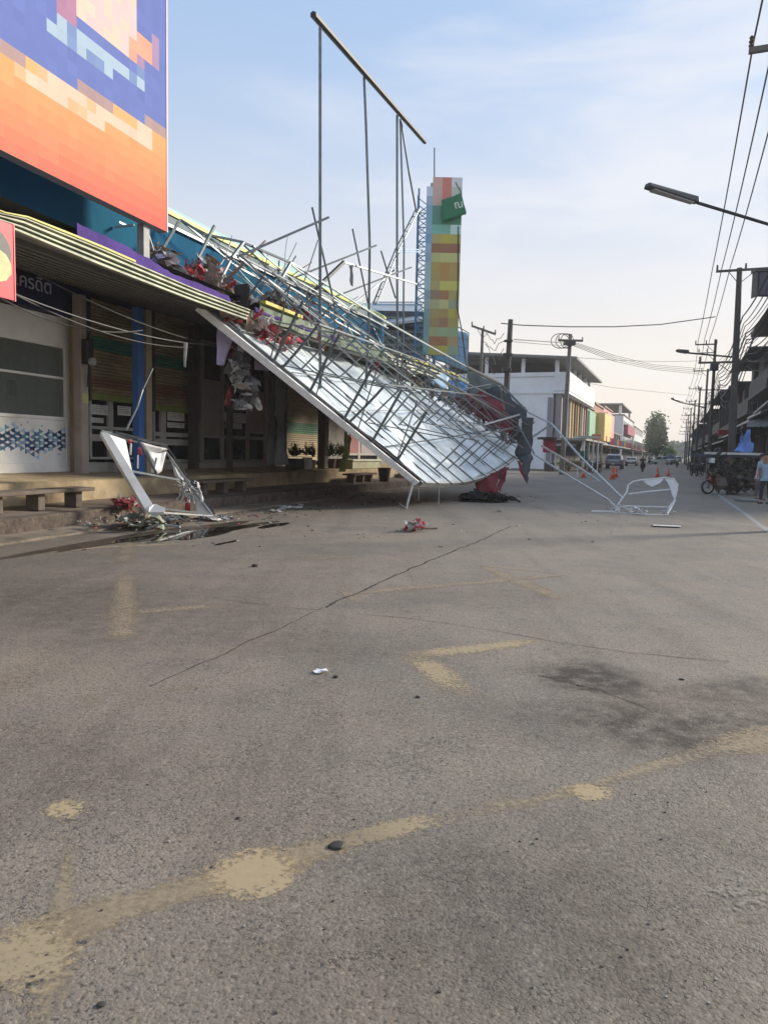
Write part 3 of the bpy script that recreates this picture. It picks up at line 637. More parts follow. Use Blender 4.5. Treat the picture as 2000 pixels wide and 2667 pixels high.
glass_door('glass door with a white notice right of the blue column', 3.42, 1060, 1205, [(398, 402), (418, 430), (502, 508)], [(1127, 1138), (1144, 1160), (1196, 1204)], [(433, 478, 1066, 1096), (433, 478, 1101, 1114)])
glass_door('tall glass shopfront with pale posters and brown frames', 3.35, 905, 1212, [(520, 530), (576, 583), (642, 648), (690, 697)], [(905, 915), (1135, 1143), (1197, 1206)], [(584, 638, 1076, 1100), (586, 628, 1102, 1116)], ALUD)
for (a, b, c, d, k) in ((531, 574, 990, 1132, 'grey'), (650, 688, 1020, 1130, 'pink grey')):
    m_ = MB(); fbox(m_, a, b, c, d, 3.33, .01); tag(m_.build('window_poster', mat('poster '+k, (.32, .30, .27) if k == 'grey' else (.38, .28, .26), .8, 0, .12, 2)), 'faded %s poster inside the glass shopfront' % k, 'poster')
glass_door('glass door with a pink poster at the far shop', 3.4, 1050, 1212, [(905, 910), (935, 940), (985, 990)], [(1050, 1056), (1180, 1186)], [], ALUD)
m_ = MB(); fbox(m_, 912, 934, 1100, 1180, 3.37, .01); tag(m_.build('window_poster', mat('poster pink', (.25, .10, .10), .8)), 'small pink poster on the far glass door', 'poster')
m_ = MB(); fbox(m_, 941, 983, 1090, 1180, 3.37, .01); tag(m_.build('window_poster', mat('poster mauve', (.32, .27, .28), .8)), 'pale mauve poster on the far glass door', 'poster')
m_ = MB()
m_.rbox(Yb+.05, YX(280, 3.0), 3.0, 3.5, .90, 1.14); m_.rbox(YX(280, 3.0)+.004, YX(330, 3.0), 2.8, 3.5, .89, 1.13); m_.rbox(YX(330, 3)+.004, YX(700, 3.1), 3.18, 3.55, .90, 1.09)
m_.build('plinth_wall', mat('plinth grey', (.42, .41, .38), .85, 0, .12, 3, dirt=(.26, .25, .22)), mk)
for a, b in ((697, 745), (846, 905), (990, 1120)):
    m_ = MB(); m_.rbox(YX(a, 3.4), YX(b, 3.4), 3.42, 3.6, .9, 4.2); m_.build('pier_wall', WALLG, mk)
m_ = MB(); m_.rbox(YX(1120, 3.4), 40, 3.42, 3.6, .9, 4.2); m_.build('pier_wall', WALLG, mk)
m_ = MB()
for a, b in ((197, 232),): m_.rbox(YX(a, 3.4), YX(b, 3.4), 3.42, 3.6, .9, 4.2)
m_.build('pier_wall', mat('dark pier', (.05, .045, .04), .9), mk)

# --- benches, planters, bins by the walkway
def bench(x0, x1, y, off, label, z0=.36):
    Y0, Y1 = YX(x0, off, y), YX(x1, off, y); o = thing('bench', label, 'bench', P((Y0+Y1)/2, off, z0), 'low slab benches by the walkway')
    m = MB(); m.rbox(Y0, Y1, off-.28, off+.22, z0+.30, z0+.37, 1); m.build('seat', mat('bench slab', (.13, .105, .08), .9, 0, .25, 5, .4, 30), o, .012)
    for f in (.12, .5, .88):
        Yc = Y0+(Y1-Y0)*f; m = MB(); m.rbox(Yc-.08, Yc+.08, off-.16, off+.12, z0, z0+.298, 1); m.build('leg', mat('bench leg', (.12, .10, .08), .9, 0, .2, 4), o, .01)
bench(-60, 218, 1300, 1.15, 'low concrete slab bench in front of the lit ochre wall at left')
bench(505, 640, 1275, 1.2, 'dark low slab bench in the shade behind the bent white frame')
bench(905, 965, 1258, 1.2, 'small low bench under the cream box', .33)
cb = thing('cream_box', 'long cream painted box standing on the walkway edge beside the far doors', 'box', P(YX(940, 1.9), 1.9, .84))
Y0, Y1 = YX(903, 2.0, 1220), YX(976, 2.0, 1220)
m_ = MB(); m_.rbox(Y0, Y1, 1.75, 2.5, .83, 1.12); m_.build('body', mat('cream box paint', (.50, .49, .32), .7, dirt=(.3, .28, .18)), cb, .02)
m_ = MB(); m_.rbox(Y0-.05, Y1+.05, 1.7, 2.55, 1.122, 1.2); m_.build('lid', mat('cream lid', (.55, .55, .42), .6), cb, .015)
LEAF = mat('leaf green', (.035, .075, .02), .6, 0, .5, 9); LEAFY = mat('leaf yellow green', (.14, .17, .03), .6, 0, .4, 9)
def plant_pot(x, y, off, r, h, fol, m, label, potm, square=False, spiky=False, lm=LEAF):
    Y = YX(x, off, y); c = P(Y, off, .86+.03*(off-1.75)/1.6+.01); o = thing('potted_plant', label, 'plant', c, 'potted plants on the walkway')
    b = MB()
    if square: b.rbox(Y-r, Y+r, off-r*.8, off+r*.8, c.z, c.z+h, 1)
    else: b.lathe([(r*.7, 0), (r, h), (r*.9, h), (r*.85, h-.03), (0.01, h-.04)], c, 14)
    b.build('pot', potm, o)
    b = MB(); rr = random.Random(int(x)); base = c+Vector((0, 0, h))
    for i in range(fol):
        a = rr.uniform(0, 6.28); L_ = m*rr.uniform(.4, 1.1); tilt = rr.uniform(.05, .8) if not spiky else rr.uniform(0, .35)
        d = Vector((math.cos(a)*math.sin(tilt), math.sin(a)*math.sin(tilt), math.cos(tilt)))
        tip = base+d*L_; s_ = d.cross(Vector((rr.uniform(-1,1), rr.uniform(-1,1), .2))).normalized()*rr.uniform(.02, .05)
        b.add([base+d*L_*.3, base+d*L_*.65+s_, tip, base+d*L_*.65-s_], [(0, 1, 2, 3)])
        for q in range(3):
            p0 = base+d*L_*rr.uniform(.4, 1); e = Vector((rr.uniform(-1,1), rr.uniform(-1,1), rr.uniform(-.3, .8))).normalized()*.09; s2 = e.cross(d).normalized()*.03
            b.add([p0, p0+e*.5+s2, p0+e, p0+e*.5-s2], [(0, 1, 2, 3)])
    b.build('foliage', lm, o); return o
plant_pot(768, 1230, 2.1, .26, .36, 60, .55, 'bushy plant in a dark square planter before the beige shutter', mat('planter dark', (.05, .05, .05), .8), True)
plant_pot(800, 1232, 2.0, .15, .40, 26, .45, 'small plant in a white square planter before the beige shutter', WHITE, True)
plant_pot(815, 1235, 2.3, .12, .30, 22, .6, 'thin upright plant in a grey pot before the beige shutter', CONC, spiky=True)
plant_pot(862, 1240, 2.0, .2, .35, 50, .8, 'tall leafy plant in a pot beside the brown post', mat('pot brown', (.1, .06, .04), .8), lm=LEAF)
plant_pot(884, 1240, 2.0, .2, .35, 40, .7, 'yellowish leafy plant beside the hanging plastic sheet', mat('pot brown', (.1, .06, .04), .8), lm=LEAFY)
def bin_(x, y, off, label, m, z=.34):
    Y = YX(x, off, y); c = P(Y, off, z); o = thing('litter_bin', label, 'bin', c)
    b = MB(); b.lathe([(.19, 0), (.26, .5), (.28, .5), (.28, .54), (.25, .54), (.24, .45), (.0, .44)], c, 16); b.build('tub', m, o)
bin_(1000, 1262, .95, 'black round bin on the pavement below the leaning sign', mat('bin black', (.02, .02, .022), .6))
for i, (x, y) in enumerate(((1052, 1262), (1090, 1258), (1125, 1258), (1165, 1258))):
    Y = YX(x, 1.3, y); m_ = MB(); m_.rbox(Y, Y+.5+.2*(i % 2), 1.1, 1.6, .35, .62, 1)
    tag(m_.build('concrete_block', CONC, None, .03), 'pale concrete block on the pavement under the fallen sign, number %s from the bin outward' % ('one', 'two', 'three', 'four')[i] if 0 else ['stubby concrete block on the pavement just right of the black bin', 'longer concrete block on the pavement beyond the black bin', 'stubby concrete block under the middle of the sheet', 'longer concrete block behind the hanging red banner'][i], 'block', 'concrete blocks on the pavement')

# --- cloth helper
def cloth(name, label, cat, patches, m, thick=.012, amp=.12, freq=2.2, seed=0, group=None, parent=None, n=10, torn=0):
    b = MB()
    for (a, bb, c, d) in patches:
        a, bb, c, d = Vector(a), Vector(bb), Vector(c), Vector(d)
        nn = (bb-a).cross(d-a).normalized()
        k1 = max(4, min(26, int((bb-a).length/.12))); k2 = max(4, min(26, int((d-a).length/.12)))
        def fn(u, v):
            q = a.lerp(bb, u).lerp(d.lerp(c, u), v); e = .25+.75*min(1, 4*min(u, 1-u))
            return q+nn*amp*noise.noise(Vector((q.x*freq+seed, q.y*freq, q.z*freq*.35)))*1.2+Vector((noise.noise(q*freq*1.7+Vector((seed,0,0))), 0, noise.noise(q*freq*1.7+Vector((0, seed, 5)))))*amp*.45
        b.grid(fn, k1, k2)
    if torn:
        keep = []; mi = []
        for f_, mm_ in zip(b.f, b.mi):
            q = Vector(b.v[f_[0]])
            if noise.noise(q*3.3+Vector((seed, 3, 1)))+.5*noise.noise(q*8) > -.42+torn: keep.append(f_); mi.append(mm_)
        b.f = keep; b.mi = mi
    o = b.build(name, m, parent, solid=thick, smooth=True)
    if label: tag(o, label, cat, group)
    return o
def scraps(name, label, cat, pts, n, mats_, seed=0, sz=(.08, .3), jit=(.2, .2, .2), flatk=1.0, parent=None, group=None, ground=False):
    rr = random.Random(seed); b = MB()
    for i in range(n):
        f = rr.random()*(len(pts)-1); k = min(int(f), len(pts)-2); p = Vector(pts[k]).lerp(Vector(pts[k+1]), f-k)+Vector((rr.gauss(0, jit[0]), rr.gauss(0, jit[1]), abs(rr.gauss(0, jit[2])) if ground else rr.gauss(0, jit[2])))
        a = Vector((rr.uniform(-1, 1), rr.uniform(-1, 1), rr.uniform(-1, 1)*flatk)).normalized(); c = a.cross(Vector((rr.uniform(-1, 1)*flatk, rr.uniform(-1, 1)*flatk, 1 if flatk < 1 else rr.uniform(-1, 1)))).normalized(); nn = a.cross(c)
        la = rr.uniform(*sz); lc = la*rr.uniform(.2, .9); g = []
        for u in range(4):
            for v_ in range(4):
                if (u, v_) in ((0, 0), (3, 3)) : ku = .6
                else: ku = 1
                q = p+a*la*(u/3-.5)*2*ku*rr.uniform(.75, 1.15)+c*lc*(v_/3-.5)*2*ku*rr.uniform(.7, 1.2)+nn*la*.55*noise.noise(p*5+a*u*.9+c*v_*.8); g.append(q)
        b.m = rr.randrange(len(mats_)); b.add(g, [(u*4+v_, u*4+4+v_, u*4+5+v_, u*4+1+v_) for u in range(3) for v_ in range(3)])
    o = b.build(name, mats_, parent, solid=.006)
    if label: tag(o, label, cat, group)
    return o
SHRED = mat('torn grey fabric', (.15, .15, .155), .85, 0, .35, 7, .3, 20, dirt=(.07, .065, .06))
SHREDL = mat('torn pale fabric', (.50, .50, .49), .8, 0, .25, 8, dirt=(.28, .26, .24))
LIL = mat('lilac banner cloth', (.5, .46, .7), .7, 0, .12, 3)
REDC = mat('red banner cloth', (.17, .012, .02), .65, 0, .3, 3)
BLKC = mat('black tarp', (.035, .042, .05), .6, 0, .4, 2)
cloth('torn_banner', 'lilac banner hanging from the broken canopy edge over dark shops', 'banner', [(D(566, 838, 17.6), D(610, 870, 17.8), D(586, 952, 17.8), D(566, 950, 17.6))], LIL, amp=.05)
cloth('torn_banner', 'lilac and navy cloth strip hanging behind the white sign edge', 'banner', [(D(662, 935, 19.5), D(705, 960, 19.6), D(700, 968, 19.6), D(664, 962, 19.5))], LIL, amp=.05)
def shreds(name, label, cat, x0, y0, x1, y1, Y, n, mats_, seed=0, wd=(.05, .16), ln=(.3, .9), drop=1.0, curl=.5, jit=.5, parent=None, group=None):
    rr = random.Random(seed); b = MB()
    for i in range(n):
        f = rr.random(); yy = Y if isinstance(Y, (int, float)) else Y[0]+(Y[1]-Y[0])*f
        p = D(x0+(x1-x0)*f, y0+(y1-y0)*f, yy+rr.uniform(-jit, jit))+Vector((rr.uniform(-.15, .15), 0, rr.uniform(-.15, .15)))
        L_ = rr.uniform(*ln); w_ = rr.uniform(*wd); a = rr.uniform(0, 6.28); dirn = Vector((math.cos(a)*curl, math.sin(a)*curl*.6, -drop)).normalized(); sd = Vector((rr.uniform(-1, 1), rr.uniform(-1, 1), rr.uniform(-.3, .3))).normalized()
        vs = []; k = 6
        for j in range(k+1):
            q = p+dirn*L_*j/k+Vector((noise.noise(p*3+Vector((j*.6, 0, seed))), noise.noise(p*3+Vector((0, j*.6, seed))), noise.noise(p*5+Vector((0, j*.6, seed)))*.6))*.22*curl
            ww = w_*(1-.5*j/k)*(.7+.6*abs(noise.noise(q*4))); tw = sd+Vector((noise.noise(q*2)*.8, noise.noise(q*2+Vector((5,0,0)))*.8, 0)); vs += [q-tw*ww/2, q+tw*ww/2]
        b.m = rr.randrange(len(mats_)); b.add(vs, [(j*2, j*2+2, j*2+3, j*2+1) for j in range(k)])
    o = b.build(name, mats_, parent, solid=.008, smooth=True)
    if label: tag(o, label, cat, group)
    return o
BRN = mat('splintered brown board', (.17, .12, .09), .9, 0, .35, 6); PINK = mat('pinkish cloth', (.45, .33, .31), .8, 0, .25, 6)
RED2 = mat('red cloth', (.42, .05, .06), .7, 0, .25, 5)
cloth('shredded_banner', 'ragged grey banner crumpled and torn, hanging in front of the glass shopfront', 'banner', [(D(602, 890, 18.0), D(640, 885, 18.2), D(665, 1005, 18.2), D(618, 985, 18.0)), (D(612, 980, 18.0), D(668, 1000, 18.1), D(658, 1066, 18.2), D(606, 1060, 18.0)), (D(585, 960, 18.3), D(625, 930, 18.1), D(648, 1010, 18.1), D(610, 1040, 18.2))], SHRED, amp=.42, freq=4.5, seed=3, torn=.22, thick=.01)
scraps('shredded_banner', 'grey rag scraps clinging to the hanging torn banner', 'rags', [D(610, 900, 17.9), D(635, 980, 17.9), D(640, 1060, 17.9)], 46, [SHRED, SHREDL, SHRED], 31, (.06, .2), (.16, .15, .12))
cloth('shredded_banner', 'red torn cloth hanging at the left of the grey shreds', 'banner', [(D(606, 870, 17.8), D(618, 880, 17.8), D(600, 935, 17.8), D(592, 920, 17.8)), (D(590, 1012, 17.8), D(603, 1012, 17.8), D(600, 1050, 17.8), D(583, 1062, 17.8))], REDC, amp=.2, freq=5, torn=.1)
for k, (xa, xb) in enumerate(((697, 717), (720, 746))):
    cloth('hanging_fabric', ['left grey fabric strip hanging from canopy to walkway', 'right grey fabric strip hanging with a torn hem'][k], 'fabric', [(D(xa+(14 if k == 0 else 0), 955, 22.0), D(xb+2, 960, 22.3), D(xb, 1213, 22.3), D(xa, 1210, 22.0))], mat('grey fabric', (.17, .18, .19), .85, 0, .2, 3, dirt=(.1, .1, .105), stretch=(3, 3, .4)), amp=.16, freq=3.5, seed=k*9, group='grey strips hanging from the canopy')
cloth('plastic_sheet', 'crumpled yellow green plastic sheet standing by the cream box', 'plastic sheet', [(D(897, 1125, 25.5), D(915, 1140, 25.5), D(908, 1180, 25.5), D(895, 1180, 25.5)), (D(893, 1178, 25.5), D(910, 1180, 25.5), D(898, 1228, 25.5), D(882, 1228, 25.5))], mat('yellow green plastic', (.45, .5, .16), .4, 0, .3, 4), amp=.1)
for k, pts in enumerate((((485, 885), (488, 900), (484, 950)),)):
    cloth('torn_banner', 'narrow pale rag hanging under the dark canopy', 'rag', [(D(478, 890, 15.5), D(488, 892, 15.5), D(484, 958, 15.5), D(479, 956, 15.5))], SHREDL, amp=.04)
# --- cables under the canopy
for i, (p, q, lb) in enumerate((((-10, 655, 11.6), (590, 905, 18.5), 'upper black cable sagging across the shop fronts'), ((-10, 745, 11.6), (590, 900, 18.5), 'middle pale cable sagging across the shop fronts'), ((30, 762, 12), (500, 905, 17), 'lowest cable sagging across the shop fronts'), ((0, 775, 12.2), (372, 860, 15), 'short cable ending at the blue column'))):
    a, b = D(*p), D(*q); m_ = MB(); m_.path([a.lerp(b, t/14)-Vector((0, 0, .22*4*(t/14)*(1-t/14)+noise.noise(Vector((t, i, 0)))*.04)) for t in range(15)], .013 if i else .016, 5)
    tag(m_.build('cable', mat('grey cable', (.10, .10, .11), .6) if i == 1 else WIRE), lb, 'cable', 'cables strung along the shop fronts')
m_ = MB(); m_.path([D(398, 960, 15.4), D(372, 1015, 15.2), D(358, 1060, 15), D(330, 1118, 14.6)], .022, 6); tag(m_.build('leaning_rod', STEEL), 'thin steel rod leaning from the blue column to the bent frame', 'rod')

# ============================================================ BILLBOARD (upper left)
bb = thing('billboard', 'big indigo and orange billboard of coarse colour squares standing above the canopy', 'billboard', P(14, .3, 5.4))
YE = YX(434, .3, 400); zB = FAC(434, 603, .3)[1]
def bcol(x, y):
    rr = lambda s: noise.noise(Vector((x*.05, y*.05, s)))
    lo = 112+.53*x
    if y > 425+.45*x:
        c = (30, 48, 72) if y < 470+.45*x else ((40, 85, 115) if x > 140 else ((88, 85, 130) if y < 520 else (122, 122, 60)))
        if x > 120: c = (42+rr(1)*10, 78, 105)
    elif y > 400+.45*x: c = (130, 82, 88)
    elif y > lo:
        t_ = min(1, max(0, (y-lo)/max(60, (430+.4*x-lo)))); t_ = t_**1.6
        c = (222+t_*4, 168-t_*62, 112-t_*14)
        bnd = y-(178+.56*(x-50)); 
        if 50 < x < 400 and -26 < bnd < 26: c = (226, 198, 176) if rr(2) > -.15 else (220, 180, 140)
        if 70 < x < 400 and -40 < bnd < -24: c = (230, 178, 122)
        if y-lo < 14: c = (172, 146, 146)
    else:
        c = (106, 122, 190)
        b2 = y-(62+.64*(x-130))
        if 122 < x < 372 and -26 < b2 < 24: c = (168, 192, 214) if rr(5) > -.2 else (122, 146, 196)
        b3 = y-(10+.62*(x-170))
        if 150 < x < 350 and b3 < 28 and b2 < -32 : c = (224, 196, 196) if rr(7) > -.1 else (222, 206, 190)
        if 150 < x < 200 and b2 < -32: c = (176, 128, 160)
        if 340 < x < 425 and 95 < y < 172: c = (228, 164, 140) if (x < 400 and y < 150) else (168, 140, 176)
    k = 1+rr(11)*.06
    return tuple(max(0, min(255, v*k)) for v in c)
cs = .205; vs = []; fs = []; cols = []
iv = Matrix((crt, cup, fw))
def proj(p):
    d = iv@(p-EYE); return 1000+FPX*d.x/d.z, 1333.5-FPX*d.y/d.z
ny = int((YE-4.5)/.225); nz_ = int((12.6-zB)/cs)
for i in range(ny):
    for j in range(nz_):
        Y1_ = YE-i*.225; Y0_ = Y1_-.225; z0 = zB+j*cs; z1 = z0+cs
        q = [P(Y0_, .3, z0), P(Y1_, .3, z0), P(Y1_, .3, z1), P(Y0_, .3, z1)]; X_, Y_ = proj((q[0]+q[2])/2)
        if i == 0: X_ = 425
        o_ = len(vs); vs += q; fs.append((o_, o_+1, o_+2, o_+3)); cols.append(tuple(v**.88 for v in s2l(*bcol(X_, Y_))))
me = bpy.data.meshes.new('printed_face'); me.from_pydata(vs, [], fs)
ca = me.color_attributes.new('print', 'FLOAT_COLOR', 'CORNER')
for pi, pl in enumerate(me.polygons):
    for li in pl.loop_indices: ca.data[li].color = (*cols[pi], 1)
pm = bpy.data.materials.new('vinyl print'); pm.use_nodes = True; t = pm.node_tree; at = t.nodes.new('ShaderNodeVertexColor'); at.layer_name = 'print'
pm.node_tree.nodes['Principled BSDF'].inputs['Roughness'].default_value = .9; pm.node_tree.nodes['Principled BSDF'].inputs['Specular IOR Level'].default_value = .05
nn = t.nodes.new('ShaderNodeTexNoise'); nn.inputs['Scale'].default_value = 1.2; nn.inputs['Detail'].default_value = 5; r_ = t.nodes.new('ShaderNodeMapRange'); r_.inputs[3].default_value = .74; r_.inputs[4].default_value = .86; t.links.new(nn.outputs[0], r_.inputs[0])
mu = t.nodes.new('ShaderNodeVectorMath'); mu.operation = 'SCALE'; t.links.new(at.outputs[0], mu.inputs[0]); t.links.new(r_.outputs[0], mu.inputs['Scale']); t.links.new(mu.outputs[0], t.nodes['Principled BSDF'].inputs['Base Color'])
me.materials.append(pm); fo = bpy.data.objects.new('printed_face', me); COL.objects.link(fo); fo.parent = bb; fo.matrix_parent_inverse = Matrix.Translation(-bb.location)
m_ = MB(); m_.rbox(4.4, YE-.004, .304, .52, zB+.004, 12.6, 1); m_.build('box_frame', mat('billboard box', (.35, .33, .36), .6), bb)
m_ = MB(); m_.rbox(YE, YE+.035, .29, .53, zB-.01, 12.6, 1); m_.build('edge_trim', mat('edge coral', s2l(190, 150, 160), .5), bb)
for x in (374,):
    Yp = YX(x, .5, 620); m_ = MB(); m_.rbox(Yp-.09, Yp+.09, .42, .58, 5.32, zB+.01, 1); m_.build('support_post', mat('grey post', (.28, .28, .28), .6), bb)
m_ = MB(); m_.beam(D(240, 545, 15.6), D(330, 588, 16.4), .03); m_.beam(D(385, 605, 15.9), D(400, 652, 16.2), .025); m_.beam(D(300, 592, 16.0), D(350, 586, 16), .03); m_.build('brace', STEEL_L, bb)

# ============================================================ FALLEN SIGN STRUCTURE
A = D(528, 800, 16.9); B = D(1092, 1256, 20.5); C = D(1354, 1180, 29.0); E = D(985, 945, 30)
fr = thing('fallen_billboard', 'huge collapsed billboard, white sheet and tangled steel lattice leaning from canopy to road', 'collapsed billboard', G(1100, 1300))
NRM = (B-A).cross(E-A).normalized()
if NRM.z < 0: NRM = -NRM
def Q(s, t, n=0):     # s along the street, t down the slope
    a = A.lerp(E, s); b = B.lerp(C, s)
    sag = Vector((0, 0, -.42*math.sin(math.pi*s)*t*t))
    return a.lerp(b, t)+sag+NRM*n
def sheet_fn(u, v):
    q = Q(u*.985+.03, v*.99+.005, 0); return q+NRM*(.13*noise.noise(q*.9)+.06*noise.noise(q*2.1)+.03*abs(noise.noise(q*5))-.05*max(0, noise.noise(q*1.3+Vector((4, 0, 0))))**.5)
m_ = MB(); m_.grid(sheet_fn, 90, 46)
SHEET = mat('white vinyl back', (.74, .82, .86), .36, 0, .08, 2.5, .6, 6, dirt=(.50, .57, .61), dscale=1.1)
m_.build('vinyl_sheet', SHEET, fr, smooth=True, solid=.01)
def under(u, v):
    q = Q(u*.96+.03, v, -.16); return q+NRM*(.04*noise.noise(q*1.7))
m_ = MB(); m_.grid(under, 40, 20); m_.build('red_face', mat('red face print', (.22, .03, .035), .6, 0, .3, 2), fr, smooth=True, solid=.01)
# near edge: white trim box, grey groove and second white lip
def edge_band(s0, s1, n0, n1, t0, t1, m, name):
    b = MB(); k = 20; vs = []
    for i in range(k+1):
        t_ = t0+(t1-t0)*i/k
        vs += [Q(s0, t_, n0), Q(s1, t_, n0), Q(s1, t_, n1), Q(s0, t_, n1)]
    fs = [(i*4+j, i*4+(j+1) % 4, (i+1)*4+(j+1) % 4, (i+1)*4+j) for i in range(k) for j in range(4)]+[(3, 2, 1, 0), (k*4, k*4+1, k*4+2, k*4+3)]
    b.add(vs, fs); return b.build(name, m, fr)
edge_band(-.012, -.004, -.13, .03, .0, 1.0, mat('bright white trim', (.82, .83, .84), .45), 'edge_trim')
edge_band(-.0035, .008, -.12, -.03, .02, .99, STEEL, 'edge_channel')
edge_band(.012, .030, -.02, .03, .02, .55, mat('grey edge board', (.33, .34, .33), .7, dirt=(.2, .19, .17)), 'edge_board')
edge_band(.012, .026, -.02, .045, .56, .985, mat('dark red edge board', (.085, .03, .028), .7, var=.3), 'edge_board')
# bottom lip
b_ = MB(); k = 30; vs = []
for i in range(k+1):
    s_ = i/k; vs += [Q(s_, 1.0, -.12), Q(s_, 1.012, -.12), Q(s_, 1.012, .06), Q(s_, 1.0, .06)]
b_.add(vs, [(i*4+j, i*4+(j+1) % 4, (i+1)*4+(j+1) % 4, (i+1)*4+j) for i in range(k) for j in range(4)]); b_.build('bottom_lip', mat('cream lip', (.5, .5, .46), .6), fr)
rr = random.Random(12)
J = lambda a: rr.uniform(-a, a)
def member(p, q, r=.03, m=STEEL, bend=.0, name='steel_member', n=4):
    b = MB(); k = 5 if bend else 1; off_ = Vector((J(bend), J(bend), J(bend)))
    b.path([p.lerp(q, i/k)+off_*4*(i/k)*(1-i/k) for i in range(k+1)], r, n); return b.build(name, m, fr)
NT = 1.45
svals = [.0, .10, .20, .31, .42, .54, .66, .78, .90, 1.0]
# rafters lying on the sheet down the slope
for s_ in svals: member(Q(s_+.012, -.04, .06), Q(s_+.012+J(.01), 1.02, .07), .026, STEEL, .03, 'rafter')
for s_ in (.15, .37, .6, .84): member(Q(s_+.01, .02+J(.02), .13), Q(s_+J(.02), .98+J(.03), .15), .02, STEEL, .03, 'rafter')
# purlins along the street
for t_ in (.12, .34, .56, .78): member(Q(.01, t_, .11), Q(.99, t_+J(.01), .11), .022, STEEL if t_ != .56 else STEEL_L, .04, 'purlin')
# outer chords on the standing side of the truss
for i, s_ in enumerate(svals):
    lo_ = .78 if s_ < .3 else .97
    member(Q(s_, -.02, NT), Q(s_+J(.02), lo_+J(.05), NT*(.92 if s_ < .8 else .6)), .025, STEEL, .05, 'outer_chord')
for t_ in (.0, .3, .62, .92): member(Q(.0 if t_ < .7 else .22, t_, NT), Q(1.0, t_+J(.02), NT*.85), .028, STEEL, .05, 'outer_purlin')
for i, s_ in enumerate(svals):
    for j, t_ in enumerate((.0, .3, .62, .92)):
        if s_ < .2 and t_ > .8: continue
        member(Q(s_+.005, t_+J(.01), .08), Q(s_+J(.02), t_, NT*(.95)), .026 if s_ > .01 else .036, STEEL, .02, 'strut')
for i in range(len(svals)-1):
    for j in range(3):
        t0, t1 = (.0, .3, .62, .92)[j], (.0, .3, .62, .92)[j+1]
        if (i+j) % 2: member(Q(svals[i]+.005, t0, .1), Q(svals[i]+J(.01), t1, NT*.93), .02, STEEL, .02, 'diagonal')
        if (i+j) % 3 == 0: member(Q(svals[i], t0, NT*.95), Q(svals[i+1], t1, NT*.95), .018, STEEL, .02, 'diagonal')
# near edge struts standing off the white trim
for t_ in (.28, .44, .60, .74, .87): member(Q(-.002, t_, .0), Q(.005, t_-.07, NT*1.1), .036, STEEL, .0, 'edge_strut')
for t_ in (.16, .36, .56, .76): member(Q(.0, t_+.1, .1), Q(.03, t_-.03, NT*1.1), .022, STEEL, .0, 'edge_strut')
member(Q(.0, .97, .0), G(1057, 1326), .032, STEEL_L, 0, 'foot'); member(G(1057, 1326), G(1040, 1312, .06), .02, STEEL_L, 0, 'foot_plate')
member(Q(.16, 1.0, -.05), Q(.16, 1.0, -.05)-Vector((0, 0, .75)), .014, STEEL_L, 0, 'hanging_rod')
member(D(1091, 1262, 20.8), D(1090, 1300, 20.8), .010, STEEL_L, 0, 'hanging_rod')
